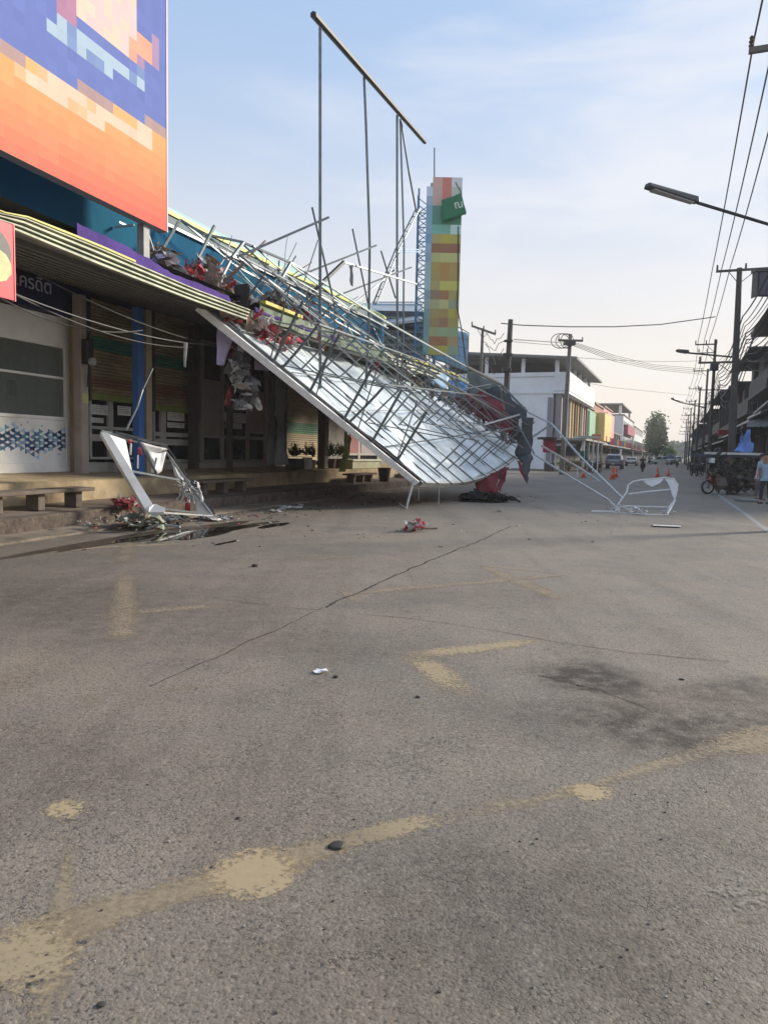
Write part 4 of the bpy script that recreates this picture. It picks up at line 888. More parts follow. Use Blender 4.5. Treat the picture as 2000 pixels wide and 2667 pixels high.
# traced members above the canopy: (x, y, metres away) pairs
for (p, q, r, m) in (
  ((856, 566, 19.2), (619, 669, 17.9), .040, STEEL), ((980, 639, 22), (739, 734, 20), .036, STEEL), ((813, 540, 20), (866, 772, 20.4), .036, STEEL),
  ((918, 596, 23), (958, 790, 23.4), .034, STEEL), ((992, 653, 26), (1030, 777, 26.3), .036, STEEL), ((1071, 696, 26), (874, 772, 24), .034, STEEL),
  ((895, 683, 22), (1085, 740, 26), .034, STEEL), ((895, 683, 22), (838, 737, 21.2), .065, STEEL_D), ((838, 737, 21.2), (800, 775, 21), .05, STEEL_D),
  ((470, 572, 17.6), (529, 609, 17.8), .035, STEEL), ((529, 609, 17.8), (630, 630, 18.4), .035, STEEL), ((630, 630, 18.4), (757, 684, 19.5), .035, STEEL), ((757, 684, 19.5), (828, 727, 20.5), .035, STEEL), ((828, 727, 20.5), (1000, 835, 23), .035, STEEL),
  ((470, 572, 17.6), (417, 660, 17.2), .040, STEEL), ((559, 589, 17.6), (488, 727, 17.0), .045, STEEL), ((634, 631, 18.4), (604, 671, 18.0), .05, STEEL), ((604, 671, 18.0), (545, 790, 17.2), .035, STEEL), ((757, 684, 19.5), (735, 722, 19.2), .05, STEEL),
  ((470, 572, 17.6), (610, 690, 19.5), .028, STEEL), ((530, 612, 17.8), (740, 730, 20), .028, STEEL), ((630, 633, 18.4), (735, 735, 19), .024, STEEL), ((660, 640, 18.6), (770, 735, 20.3), .022, STEEL), ((760, 690, 19.5), (905, 800, 22), .024, STEEL),
  ((735, 735, 20.0), (1000, 900, 25), .030, STEEL), ((619, 669, 18), (860, 850, 22), .030, STEEL), ((417, 660, 17.2), (560, 760, 18), .03, STEEL), ((560, 640, 18), (640, 700, 19), .025, STEEL),
  ((610, 690, 18.2), (990, 900, 26), .028, STEEL_L), ((500, 675, 17.2), (520, 690, 17.2), .03, STEEL),
  ((868, 780, 21), (1010, 855, 24), .025, STEEL), ((700, 690, 19), (880, 790, 21.5), .022, STEEL), ((800, 775, 20), (812, 850, 20), .022, STEEL), ((870, 770, 22), (872, 850, 22), .022, STEEL), ((905, 830, 23), (907, 890, 23), .022, STEEL),
  # far chord over the roof edge and down to the road
  ((1000, 835, 23), (1216, 956, 27), .035, STEEL), ((1216, 956, 27), (1304, 1001, 28), .06, mat('grey tan chord', (.22, .21, .19), .7)), ((1304, 1001, 28), (1372, 1072, 27.5), .045, STEEL),
  ((1372, 1072, 27.5), (1436, 1104, 26), .034, STEEL_L), ((1436, 1104, 26), (1511, 1190, 24), .034, STEEL_L), ((1511, 1190, 24), (1622, 1300, 20.6), .034, STEEL_L),
  ((1132, 1108, 24), (1256, 1107, 25), .03, STEEL_L), ((1256, 1107, 25), (1352, 1080, 27), .034, STEEL_L),
  ((1350, 1110, 27), (1391, 1183, 26), .03, STEEL), ((1391, 1183, 26), (1446, 1219, 24), .034, STEEL_L), ((1446, 1219, 24), (1583, 1302, 20.2), .034, STEEL_L),
  ((1410, 1161, 26), (1504, 1216, 23.5), .035, mat('pinkish steel', (.45, .33, .32), .6)), ((1504, 1216, 23.5), (1562, 1255, 22), .034, STEEL_L), ((1388, 1137, 27), (1436, 1104, 26), .035, STEEL_L), ((1100, 960, 25), (1360, 1110, 28), .045, mat('tan grey chord', (.17, .155, .14), .7)), ((1117, 950, 25), (1340, 1060, 28), .03, STEEL),
  ((1446, 1219, 24), (1447, 1180, 24), .02, STEEL_L), ((1504, 1216, 23.5), (1502, 1244, 23.2), .02, STEEL_L), ((1245, 1040, 27.5), (1330, 1160, 27.8), .025, STEEL), ((1180, 985, 27), (1160, 1060, 27), .025, STEEL), ((1170, 1020, 27), (1280, 1000, 28), .02, STEEL_L), ((1150, 950, 26.5), (1230, 1060, 27.5), .025, STEEL),
  ((1118, 925, 26.5), (1118, 1050, 26.5), .022, STEEL), ((1187, 958, 27), (1187, 1010, 27), .022, STEEL), ((1240, 1050, 27.5), (1232, 1120, 27.5), .02, STEEL)):
    member(D(*p), D(*q), r, m, 0, 'loose_member', 6 if r > .04 else 4)
rr = random.Random(5)
for k in range(34):      # loose twisted bars in the tangle above the canopy
    f = rr.random(); x = 520+440*f; y = 700+200*f; Y = 18+8*f
    p_ = D(x+rr.uniform(-50, 50), y+rr.uniform(-70, 40), Y+rr.uniform(-.5, .6)); a = rr.choice([(1, .58), (1, .5), (1, -.9), (.25, -1), (1, .7), (1, -.35)]); L_ = rr.uniform(60, 190)
    q_ = D(x+a[0]*L_*rr.uniform(.8, 1.1), y+a[1]*L_*rr.uniform(.7, 1.1), Y+L_*.012+rr.uniform(-.3, .3)); member(p_, q_, rr.uniform(.014, .028), rr.choice([STEEL, STEEL, STEEL_L, BRN]), rr.choice([0, .08, .16]), 'twisted_bar')
b_ = None
# crumpled wreckage where the sign lies on the canopy
scraps('wreckage', None, None, [D(500, 735, 17.0), D(560, 770, 17.2), D(640, 830, 17.8)], 110, [PINK, BRN, SHREDL, RED2, BRN], 21, (.05, .22), (.16, .2, .16), parent=fr)
for (a_, b_, c_) in (((400, 655, 16.9), (520, 790, 17.0), 0), ((415, 640, 17.1), (560, 800, 17.3), 1), ((440, 690, 17.0), (545, 805, 16.9), 0), ((480, 700, 17.5), (600, 830, 17.9), 1), ((600, 760, 18.4), (760, 890, 20), 0), ((700, 790, 20), (870, 900, 23), 1), ((850, 860, 23.5), (1020, 950, 27), 0)):
    b = MB(); p_, q_ = D(*a_), D(*b_); b.path([p_.lerp(q_, k/5)+Vector((J(.06), J(.06), J(.05))) for k in range(6)], .055 if c_ else .075, 4); b.build('splintered_board', BRN, fr)
scraps('wreckage', None, None, [D(400, 650, 17.0), D(450, 700, 17.0), D(520, 780, 17.0)], 90, [BRN, PINK, SHREDL, BRN, LIL], 28, (.05, .2), (.12, .15, .10), parent=fr)
scraps('wreckage', None, None, [D(560, 770, 18.2), D(700, 830, 20.4), D(860, 880, 23.5)], 120, [BRN, SHREDL, SHRED, RED2, PINK], 29, (.05, .2), (.2, .3, .14), parent=fr)
scraps('wreckage', None, None, [D(505, 700, 17.4), D(540, 720, 17.6), D(610, 745, 18)], 60, [PINK, RED2, SHREDL, BRN], 27, (.06, .22), (.14, .2, .14), parent=fr)
scraps('wreckage', None, None, [D(655, 825, 17.9), D(700, 870, 18.6), D(760, 900, 19.6)], 60, [RED2, SHREDL, RED2, PINK], 22, (.05, .2), (.14, .15, .10), parent=fr)
scraps('wreckage', None, None, [D(700, 780, 20), D(790, 830, 22), D(900, 890, 25), D(990, 940, 27)], 230, [BRN, SHREDL, PINK, BRN, SHRED, RED2], 23, (.05, .2), (.2, .3, .13), parent=fr)
scraps('wreckage', None, None, [D(990, 940, 27), D(1115, 1005, 28), D(1250, 1070, 28.4), D(1340, 1140, 28.4)], 150, [BRN, SHRED, BRN, mat('dark brown cloth', (.05, .035, .03), .9)], 24, (.06, .22), (.2, .3, .14), parent=fr)
shreds('wreckage', None, None, 560, 740, 830, 880, (17.8, 20.8), 24, [RED2, PINK, SHREDL], 25, (.04, .1), (.2, .6), .9, .6, .25, fr)
cloth('dark_rag', None, None, [(D(612, 742, 17.4), D(652, 740, 17.5), D(648, 812, 17.4), D(614, 805, 17.4))], mat('charcoal rag', (.02, .018, .022), .9), amp=.15, parent=fr)
cloth('red_banner', 'red cloth draped over the far end of the fallen frame', 'banner', [(D(1172, 1035, 28.5), D(1265, 1018, 28.8), D(1330, 1090, 28.3), D(1262, 1088, 28.2)), (D(1225, 1068, 28.2), D(1330, 1088, 28.2), D(1345, 1140, 28), D(1310, 1122, 28))], REDC, amp=.25)
cloth('black_tarpaulin', 'dark tarpaulin bundled over the far end of the fallen frame', 'tarpaulin', [(D(1262, 1010, 28.9), D(1312, 1008, 28.9), D(1330, 1100, 28.6), D(1275, 1070, 28.7)), (D(1305, 1010, 28.8), D(1368, 1070, 28.4), D(1380, 1140, 28), D(1320, 1100, 28.4)), (D(1345, 1085, 28), D(1386, 1090, 28), D(1388, 1200, 27.6), D(1345, 1185, 27.6)), (D(1350, 1180, 27.4), D(1386, 1190, 27.4), D(1372, 1262, 26.5), D(1364, 1250, 26.5))], BLKC, amp=.22, n=14)
cloth('grey_tarpaulin', 'grey green tarpaulin hanging behind the chords at the far end', 'tarpaulin', [(D(1218, 962, 29.6), D(1300, 1000, 29.6), D(1290, 1045, 29.4), D(1222, 1035, 29.4))], mat('grey green tarp', (.13, .16, .15), .8, var=.3, scale=2), amp=.15)
cloth('red_banner', 'red banner hanging below the lower edge down to the road', 'banner', [(D(1244, 1236, 25.5), D(1298, 1225, 25.5), D(1291, 1290, 25.2), D(1237, 1284, 25.2)), (D(1300, 1222, 26), D(1328, 1214, 26), D(1310, 1262, 25.6), D(1298, 1288, 25.4))], REDC, amp=.2, freq=3)
cloth('red_banner', 'narrow dark red rag hanging at the far corner of the sheet', 'rag', [(D(1345, 1200, 26.8), D(1356, 1205, 26.8), D(1372, 1262, 26.5), D(1358, 1240, 26.6))], REDC, amp=.1)
scraps('rag_heap', 'black heap of cloth on the road under the hanging red banner', 'rag heap', [G(1215, 1300, .03), G(1258, 1300, .08), G(1310, 1304, .03)], 120, [mat('black rag', (.01, .01, .011), .95)], 41, (.1, .3), (.12, .3, .07), .3, ground=True)
cloth('white_rag', 'small white rag hooked at the far end of the frame', 'rag', [(D(1350, 1092, 27), D(1358, 1088, 27), D(1358, 1125, 27), D(1350, 1125, 27))], SHREDL, amp=.05)
cloth('grey_rag', 'long grey rag hanging high from a loose pole', 'rag', [(D(911, 690, 22.2), D(920, 690, 22.2), D(919, 745, 22.2), D(912, 742, 22.2))], mat('grey rag', (.3, .3, .29), .8), amp=.1, freq=4)
# ---- standing poles of the old sign, with the black beam
sp = thing('sign_post_frame', 'tall thin steel posts carrying a long slanting black beam against the sky', 'post frame', D(834, 1010, 19.5))
m_ = MB(); m_.beam(D(816, 38, 18.5), D(1106, 370, 29), .085, 6); m_.build('top_beam', mat('black beam', (.010, .012, .018), .5), sp)
for pts, r in (([(834, 72, 19.0), (834, 600, 19.2), (834, 1012, 19.5)], .042), ([(948, 200, 22.4), (953, 320, 22.5), (963, 640, 22.7), (960, 860, 22.9), (950, 1053, 23)], .042), ([(1034, 300, 26), (1034, 700, 26), (1036, 1066, 26)], .045), ([(1042, 310, 26.4), (1052, 640, 26.5), (1050, 900, 26.5), (1040, 1060, 26.5)], .036), ([(1044, 315, 26.6), (1065, 450, 27.5), (1084, 552, 30)], .034)):
    m_ = MB(); m_.path([D(*p) for p in pts], r, 6); m_.build('post', STEEL, sp)
m_ = MB()
for dx in (0, 9):
    m_.path([D(1083+dx, 545, 29.8), D(1030+dx, 650, 28.5), D(972+dx, 790, 27)], .03, 4)
for i in range(14):
    f = i/13; m_.beam(D(1083-111*f, 545+245*f, 29.8-2.8*f), D(1092-111*f, 547+245*f, 29.8-2.8*f), .02)
m_.build('ladder_brace', STEEL, sp)

# ---- blue lattice tower with pylon sign
tw = thing('lattice_tower', 'blue painted steel lattice tower standing behind the yellow pylon sign', 'tower', D(1105, 960, 33))
BLS = mat('blue tower steel', (.07, .19, .33), .5, .2, .2, 4)
c0 = D(1104, 960, 33.2); zt = D(1104, 500, 33.2).z; hw = .42
leg = [(c0.x+sx_*hw, c0.y+sy_*hw) for sx_, sy_ in ((-1, -1), (1, -1), (1, 1), (-1, 1))]
for k in range(4): m_ = MB(); m_.beam(Vector((leg[k][0], leg[k][1], 3)), Vector((leg[k][0], leg[k][1], zt)), .05); m_.build('leg', BLS, tw)
m_ = MB(); z = 4.6; i = 0
while z < zt-.5:
    for k in range(4):
        a, b = leg[k], leg[(k+1) % 4]; m_.beam(Vector((*a, z)), Vector((*b, z+.6)), .022); m_.beam(Vector((*b, z)), Vector((*a, z+.6)), .022); m_.beam(Vector((*a, z)), Vector((*b, z)), .025)
    z += .6
m_.build('lattice', BLS, tw)
m_ = MB()
for y in (650, 656, 787, 794): m_.beam(D(1028 if y < 700 else 970, y, 31), D(1100, y, 32.5), .03)
m_.build('arm', BLS, tw)
ps = thing('pylon_sign', 'tall narrow pylon sign of yellow, orange and green colour squares', 'sign', D(1145, 922, 31.5))
c1 = D(1100, 925, 31.5); c2 = D(1190, 925, 31.5); ux = Vector((c2.x-c1.x, 0, 0)); zt1 = D(1150, 466, 31.5).z; zb1 = c1.z
nrow = 19; ncol = 4
row = [[(200,208,220),(205,160,150),(195,120,105),(205,205,205)], [(195,204,222),(190,160,148),(196,118,105),(178,186,172)], [(150,170,190),(188,158,146),(190,120,110),(110,150,130)], [(120,160,180),(80,128,112),(40,104,84),(70,130,100)], [(120,165,185),(78,132,112),(62,120,96),(56,120,90)], [(130,165,190),(112,170,155),(115,165,150),(180,210,205)],
 [(110,150,180),(165,150,95),(172,158,60),(165,158,70)], [(140,170,195),(140,98,62),(140,95,62),(140,95,62)], [(130,155,180),(172,172,112),(180,180,112),(180,180,115)], [(140,170,180),(165,138,72),(168,128,62),(165,138,78)], [(145,175,185),(160,138,78),(166,128,66),(160,140,78)], [(150,178,185),(162,146,92),(186,180,86),(186,180,88)], [(120,150,160),(136,112,88),(150,106,66),(158,146,80)], [(145,160,165),(158,158,112),(174,172,112),(142,146,116)],
 [(110,150,150),(158,136,82),(158,132,72),(170,158,62)], [(110,145,135),(150,126,80),(148,108,80),(160,146,78)], [(110,145,150),(150,158,108),(140,165,125),(138,160,118)], [(112,150,140),(152,104,66),(152,102,64),(160,140,96)], [(110,155,145),(166,156,76),(172,160,66),(130,152,125)]]
PM = []
for r in range(nrow):
    for c in range(ncol): PM.append(mat('pylon %d %d' % (r, c), tuple(min(.9, x*1.15+.02) for x in s2l(*row[r][c])), .5, var=.04, scale=2))
m_ = MB(); hh = (zt1-zb1)/nrow; xs = [0, .17, .44, .70, 1.0]
for r in range(nrow):
    for c in range(ncol):
        z1 = zt1-r*hh; z0 = z1-hh; a = c1+ux*xs[c]; b = c1+ux*xs[c+1]; m_.m = r*ncol+c
        if r == 0 and c == 0: continue
        m_.add([(a.x, a.y-.2, z0), (b.x, a.y-.2, z0), (b.x, a.y-.2, z1), (a.x, a.y-.2, z1)], [(0, 1, 2, 3)])
m_.build('printed_face', PM, ps)
m_ = MB(); m_.box((c1.x+ux.x*.55, c1.y+.02, (zt1+zb1)/2-.1), (ux.x*.88, .42, zt1-zb1-.25)); m_.build('box_body', mat('pylon side', (.35, .40, .42), .6), ps)
m_ = MB(); m_.beam(D(1131, 385, 31.5), D(1131, 470, 31.5), .035); m_.build('mast', STEEL, ps)
m_ = MB(); m_.path([D(1193, 590, 31.3), D(1192, 750, 31.3), D(1189, 800, 31.3)], .03, 4); m_.path([D(1190, 800, 31.3), D(1202, 860, 31), D(1215, 960, 30.5)], .03, 4); m_.path([D(1186, 475, 31.3), D(1200, 500, 31.3), D(1212, 560, 31.3)], .02, 4); m_.build('stay', STEEL_D, ps)
fl = thing('green_flag', 'dark green banner flapping from the top of the pylon sign', 'flag', D(1195, 560, 31.2))
cloth('cloth', None, None, [(D(1150, 520, 31.1), D(1199, 502, 31.1), D(1215, 556, 31.1), D(1152, 578, 31.1))], mat('green flag cloth', s2l(45, 118, 84), .7, 0, .15, 2), amp=.12, parent=fl)
text_on('ณ', fl, D(1194, 533, 30.85), (1, 0, .2), (0, 0, 1), .42, PAPER)
# blue panels and steel behind
cloth('blue_sheet', 'light blue mesh sheet standing on the roof behind the pylon sign', 'sheet', [(D(1150, 850, 34), D(1219, 868, 34), D(1216, 968, 34), D(1125, 935, 34))], mat('light blue mesh', s2l(150, 190, 222), .6, 0, .1, 2), amp=.08)
cloth('blue_sheet', 'pale blue panel seen through the lattice below the yellow strips', 'sheet', [(D(1092, 960, 31), D(1170, 975, 32), D(1165, 1022, 31), D(1105, 990, 31))], mat('pale blue panel', s2l(165, 195, 215), .6, 0, .15, 2), amp=.08)
cloth('blue_sheet', 'strong blue cloth panel behind the far end of the frame', 'sheet', [(D(1165, 990, 31), D(1218, 998, 31), D(1214, 1034, 30.5), D(1172, 1034, 30.5))], mat('blue cloth', s2l(95, 160, 215), .6, 0, .15, 2), amp=.1)
m_ = MB(); m_.path([D(1168, 848, 33.9), D(1190, 850, 33.9), D(1220, 867, 33.9), D(1216, 1035, 33.9)], .03, 4)
for k in range(5): m_.beam(D(1150+k*14, 852+k*4, 33.85), D(1165+k*11, 985, 33.85), .014)
for k in range(5): m_.beam(D(1150, 870+k*20, 33.85), D(1217, 885+k*24, 33.85), .014)
tag(m_.build('sheet_frame', STEEL), 'thin steel mesh frame around the light blue sheet', 'frame')
# grey roofed shed behind
sh_ = thing('rear_shed', 'grey sheet roofed building behind the lattice tower with dark louvred wall', 'building', (D(1000, 900, 44)))
m_ = MB(); a, b, c, d = D(905, 789, 46), D(1092, 792, 42), D(1092, 815, 42), D(960, 845, 46); e_ = Vector((0, 6, .0))
m_.hexa([D(905, 789, 50), D(1100, 790, 50), D(1100, 830, 42), D(930, 850, 42)], [D(905, 789, 50)-Vector((0, 0, .15)), D(1100, 790, 50)-Vector((0, 0, .15)), D(1100, 830, 42)-Vector((0, 0, .15)), D(930, 850, 42)-Vector((0, 0, .15))])
m_.build('roof', mat('grey roof sheet', (.33, .37, .40), .6, 0, .15, 1), sh_)
m_ = MB(); q = D(1025, 850, 44); m_.box((q.x, 46, q.z-2.5), (3.8, 6, 6.4)); m_.build('wall', mat('shed wall', (.06, .07, .085), .8, var=.4, scale=2), sh_)
m_ = MB()
for k in range(9): z = q.z+.3-k*.38; m_.box((q.x, 42.9, z), (3.4, .08, .14))
m_.build('louvre', STEEL, sh_)

# ============================================================ BENT FRAMES ON THE ROAD
bl = thing('bent_light_frame', 'bent white sign frame with shredded sheet propped on the kerb at left', 'broken frame', G(395, 1335, .3))
FW = mat('white frame sheet', (.66, .67, .67), .5, 0, .06, 4, dirt=(.5, .5, .48))
def flat(m, pts, th=.03): 
    n = (pts[1]-pts[0]).cross(pts[2]-pts[0]).normalized()*th; k = len(pts); m.add(list(pts)+[p+n for p in pts], [tuple(range(k)), tuple(range(2*k-1, k-1, -1))]+[(i, i+k, (i+1) % k+k, (i+1) % k) for i in range(k)])
m_ = MB(); flat(m_, [D(262, 1124, 14.3), D(284, 1128, 14.35), D(404, 1322, 13.95), D(382, 1332, 13.85)], .16); m_.build('side_board', FW, bl)
m_ = MB(); flat(m_, [D(283, 1130, 14.4), D(328, 1146, 14.7), D(323, 1162, 14.7), D(327, 1190, 14.6), D(346, 1226, 14.4), D(352, 1262, 14.2)], .02); m_.build('torn_sheet', FW, bl)
m_ = MB(); flat(m_, [D(390, 1322, 13.8), D(404, 1312, 13.95), D(430, 1322, 13.9), D(428, 1334, 13.8), D(388, 1334, 13.75)], .07); m_.build('foot_board', FW, bl)
for (p, q, r, mm) in (((264, 1122, 14.3), (434, 1160, 15.5), .028, STEEL), ((270, 1130, 14.4), (436, 1170, 15.6), .022, STEEL_L), ((300, 1124, 14.5), (434, 1160, 15.4), .02, STEEL_D), ((336, 1226, 14.3), (490, 1254, 15.9), .028, STEEL), ((434, 1162, 15.5), (560, 1340, 16.2), .024, STEEL_D), ((427, 1170, 15.4), (548, 1338, 16.1), .022, STEEL), ((358, 1142, 14.8), (408, 1232, 15.1), .022, STEEL_D), ((408, 1192, 15.1), (398, 1240, 15.1), .02, STEEL), ((425, 1325, 14.3), (556, 1340, 16.1), .022, STEEL), ((410, 1334, 14.2), (590, 1346, 16.2), .02, STEEL_L)):
    m_ = MB(); m_.beam(D(*p), D(*q), r); m_.build('frame_bar', mm, bl)
cl1 = cloth('torn_sheet', None, None, [(D(362, 1150, 14.9), D(432, 1168, 15.4), D(420, 1182, 15.4), D(382, 1178, 15.1)), (D(385, 1176, 15.1), D(420, 1182, 15.3), D(412, 1235, 15.2), D(402, 1232, 15.1)), (D(414, 1180, 15.3), D(433, 1176, 15.4), D(422, 1228, 15.3), D(412, 1236, 15.2)), (D(398, 1192, 15.1), D(404, 1200, 15.1), D(404, 1232, 15.1), D(396, 1232, 15.1))], FW, amp=.05, parent=bl)
m_ = MB(); flat(m_, [D(434, 1172, 15.5), D(447, 1190, 15.6), D(490, 1252, 15.9), D(472, 1250, 15.8), D(458, 1238, 15.7), D(452, 1212, 15.6)], .02); m_.build('torn_sheet', FW, bl)
shreds('torn_sheet', None, None, 476, 1262, 500, 1272, 15.9, 26, [FW], 51, (.06, .14), (.1, .35), 1.0, .6, .1, bl)
m_ = MB(); flat(m_, [D(500, 1268, 16), D(512, 1285, 16), D(550, 1338, 16.1), D(514, 1336, 16), D(506, 1300, 16)], .03); m_.build('torn_sheet', FW, bl)
for pp_ in ([D(334, 1145, 14.7), D(344, 1147, 14.8), D(343, 1156, 14.8), D(336, 1156, 14.8)], [D(360, 1165, 14.8), D(368, 1168, 14.8), D(372, 1185, 14.9), D(362, 1182, 14.9)], [D(484, 1295, 15.9), D(496, 1293, 15.9), D(497, 1330, 16), D(482, 1328, 16)]): cloth('red_strip', None, None, [tuple(pp_)], RED2, amp=.03, parent=bl)
m_ = MB(); m_.beam(D(342, 1155, 14.8), D(341, 1185, 14.8), .02); m_.beam(D(360, 1185, 14.8), D(359, 1220, 14.8), .014); m_.build('frame_bar', FW, bl)

br = thing('bent_tube_frame', 'bent white tube frame with torn white cloth lying on the road at right', 'broken frame', G(1650, 1335))
W = lambda x, y, Y=20.4: D(x, y, Y)
TUBE = mat('white tube', (.6, .62, .62), .45, 0, .1, 4)
for pts in ([(1583, 1301), (1605, 1322), (1612, 1336)], [(1618, 1300), (1631, 1282), (1635, 1263), (1648, 1254), (1669, 1250), (1700, 1248), (1728, 1244), (1753, 1248), (1764, 1261), (1762, 1276), (1756, 1299), (1748, 1320), (1737, 1339)], [(1612, 1320), (1600, 1332), (1540, 1331)], [(1540, 1333), (1612, 1336), (1680, 1340), (1740, 1341)], [(1636, 1287), (1680, 1281), (1742, 1275)], [(1622, 1318), (1690, 1320), (1736, 1321)], [(1600, 1326), (1618, 1300)]):
    m_ = MB(); m_.path([W(x, y, 20.3+(1340-y)*.006) if y < 1338 else G(x, y, .04) for x, y in pts], .022, 6); m_.build('tube', TUBE, br)
CLW = mat('white cloth', (.68, .70, .74), .8, 0, .06, 3)
for k, pts in enumerate(([(1672, 1251), (1700, 1249), (1730, 1244), (1718, 1258), (1697, 1268), (1684, 1262)], [(1728, 1243), (1753, 1247), (1765, 1262), (1762, 1280), (1757, 1302), (1750, 1290), (1745, 1272), (1738, 1256)], [(1756, 1299), (1760, 1302), (1746, 1330), (1734, 1340), (1738, 1322)])):
    m_ = MB(); flat(m_, [W(x, y, 20.75+(.2 if k == 2 else .3)-(y-1240)*.004) for x, y in pts], .02); m_.build('torn_cloth', CLW, br)
shreds('torn_cloth', None, None, 1600, 1330, 1740, 1338, 20.4, 34, [CLW], 61, (.05, .13), (.15, .4), .1, 1.0, .2, br)

# ============================================================ LITTER
scraps('torn_scrap', 'red and white scrap of torn banner lying in mid road', 'scrap', [G(1064, 1378, .03), G(1082, 1372, .1), G(1105, 1374, .03)], 30, [RED2, SHREDL], 71, (.05, .16), (.04, .1, .05), .6, ground=True)
m_ = MB(); m_.path([G(1085, 1366, .05), G(1105, 1376, .03), G(1138, 1376, .02)], .02, 5); tag(m_.build('broken_stick', BRN), 'thin broken stick beside the red and white scrap', 'stick')
scraps('debris_heap', 'heap of broken boards, pipes and rags at the foot of the white frame', 'debris', [G(335, 1350, .2), G(400, 1362, .1), G(470, 1358, .03)], 90, [BRN, SHRED, mat('dark olive scrap', (.05, .055, .035), .8), mat('white green scrap', (.34, .36, .25), .6), CONC], 72, (.06, .24), (.12, .35, .04), .3, ground=True)
for k, (a_, b_) in enumerate((((340, 1356), (470, 1372)), ((380, 1378), (452, 1352)), ((420, 1340), (520, 1352)))): m_ = MB(); m_.beam(G(*a_, .12), G(*b_, .05), .025, 6); tag(m_.build('bent_pipe', STEEL_D if k else STEEL_L), ['pale', 'dark thick', 'dark thin'][k]+' pipe lying in the debris heap by the kerb', 'pipe')
scraps('torn_scrap', 'red and white torn scrap on the pavement left of the white frame', 'scrap', [G(310, 1318, .36), G(350, 1314, .36)], 26, [RED2, SHREDL, REDC], 73, (.05, .2), (.05, .12, .05), .3, ground=True)
scraps('torn_scrap', 'white shreds lying on the road right of the white frame', 'scrap', [G(530, 1350, .02), G(600, 1352, .02)], 26, [SHREDL, SHREDL, SHRED], 74, (.05, .2), (.08, .15, .02), .15, ground=True)
scraps('torn_scrap', 'small white shreds along the kerb under the leaning sign', 'scrap', [G(685, 1334, .02), G(740, 1326, .02), G(785, 1318, .02)], 26, [SHREDL], 75, (.04, .13), (.1, .2, .02), .15, ground=True)
scraps('torn_scrap', 'tiny white scrap on the road past the rag heap', 'scrap', [G(1293, 1331, .02), G(1302, 1331, .02)], 5, [SHREDL], 76, (.04, .1), (.03, .05, .02), .2, ground=True)
m_ = MB(); m_.hexa([G(1700, 1366, .005), G(1772, 1369, .005), G(1772, 1372, .005), G(1700, 1369, .005)], [G(1700, 1366, .03), G(1772, 1369, .03), G(1772, 1372, .03), G(1700, 1369, .03)]); tag(m_.build('broken_strip', SHREDL), 'thin pale strip lying on the road before the bent tube frame', 'strip')
scraps('torn_scrap', 'scattered small scraps on the road under the leaning sign', 'scrap', [G(870, 1300, .02), G(950, 1290, .02), G(1000, 1310, .02)], 14, [SHRED, DARK], 77, (.03, .1), (.2, .4, .01), .15, ground=True)
b_ = scraps('broken_fragments', None, None, [G(300, 1345, .34), G(420, 1368, .01), G(640, 1345, .01), G(850, 1310, .01), G(1100, 1300, .01), G(1330, 1290, .01)], 330, [SHREDL, BRN, DARK, CONC, SHRED, RED2], 91, (.012, .06), (.5, .8, .002), .1, ground=True)
tag(b_, 'tiny broken fragments scattered on the road under the fallen billboard', None, None, 'stuff')
b_ = scraps('broken_fragments', None, None, [G(700, 1400, .005), G(1100, 1380, .005), G(1600, 1345, .005)], 60, [SHREDL, BRN, DARK], 92, (.01, .04), (1.2, 1.5, .001), .1, ground=True)
tag(b_, 'sparse tiny fragments on the road before the wreck', None, None, 'stuff')
def pebble(x, y, r, m, label, nm='stone', cat='stone', flat_=.4):
    g = G(x, y); b = MB(); n = 10
    for (k, z) in ((1, 0),): pass
    prof = [(r*.8, 0), (r, r*.25*flat_*2), (r*.7, r*.8*flat_), (.001, r*flat_)]
    b.lathe(prof, g+Vector((0, 0, .002)), n); b.v = [tuple(Vector(v)+Vector((noise.noise(Vector(v)*20)*r*.5, noise.noise(Vector(v)*20+Vector((3,0,0)))*r*.5, 0))) for v in b.v]
    tag(b.build(nm, m, smooth=True), label, cat)
pebble(880, 2204, .036, mat('dark olive leaf', (.03, .03, .02), .6), 'dark oval leaf lying on the near asphalt', 'fallen_leaf', 'leaf', .25)
pebble(876, 1764, .022, DARK, 'small dark stone beside the white paper scrap'); pebble(1088, 1816, .018, DARK, 'small dark stone left of the big stain')
pebble(662, 1476, .045, mat('brown clod', (.04, .03, .022), .9), 'brown clod of dirt on the road in front of the wreck', 'clod', 'clod', .8)
pebble(265, 2618, .012, mat('dark stone', (.05, .045, .04), .9), 'dark stone near the lower left corner'); pebble(620, 2133, .010, DARK, 'tiny dark stone above the yellow line'); pebble(1775, 1770, .018, DARK, 'small dark stone right of the big stain')
m_ = MB(); g = G(836, 1752); rr2 = random.Random(9); vs = [g+Vector((0, 0, .02))]
for i in range(11): a = i/11*6.28; k = rr2.uniform(.03, .055); vs.append(g+Vector((math.cos(a)*k*1.2, math.sin(a)*k, rr2.uniform(.005, .03))))
m_.add(vs, [(0, 1+i, 1+(i+1) % 11) for i in range(11)]); tag(m_.build('paper_scrap', PAPER, solid=.003), 'crumpled white paper scrap on the open asphalt', 'paper')
b_ = MB(); rr2 = random.Random(4)
for i in range(700):
    x, y = rr2.uniform(0, 2000), rr2.uniform(1450, 2667)
    if noise.noise(Vector((x*.004, y*.008, 3))) < rr2.uniform(-.5, .5): continue
    g = G(x, y); r = .0015+.0035*rr2.random()**3; b_.m = 0 if rr2.random() < .75 else 1; b_.box(g+Vector((0, 0, r*.4)), (r*2, r*1.5, r), Matrix.Rotation(rr2.uniform(0, 3), 3, 'Z'))
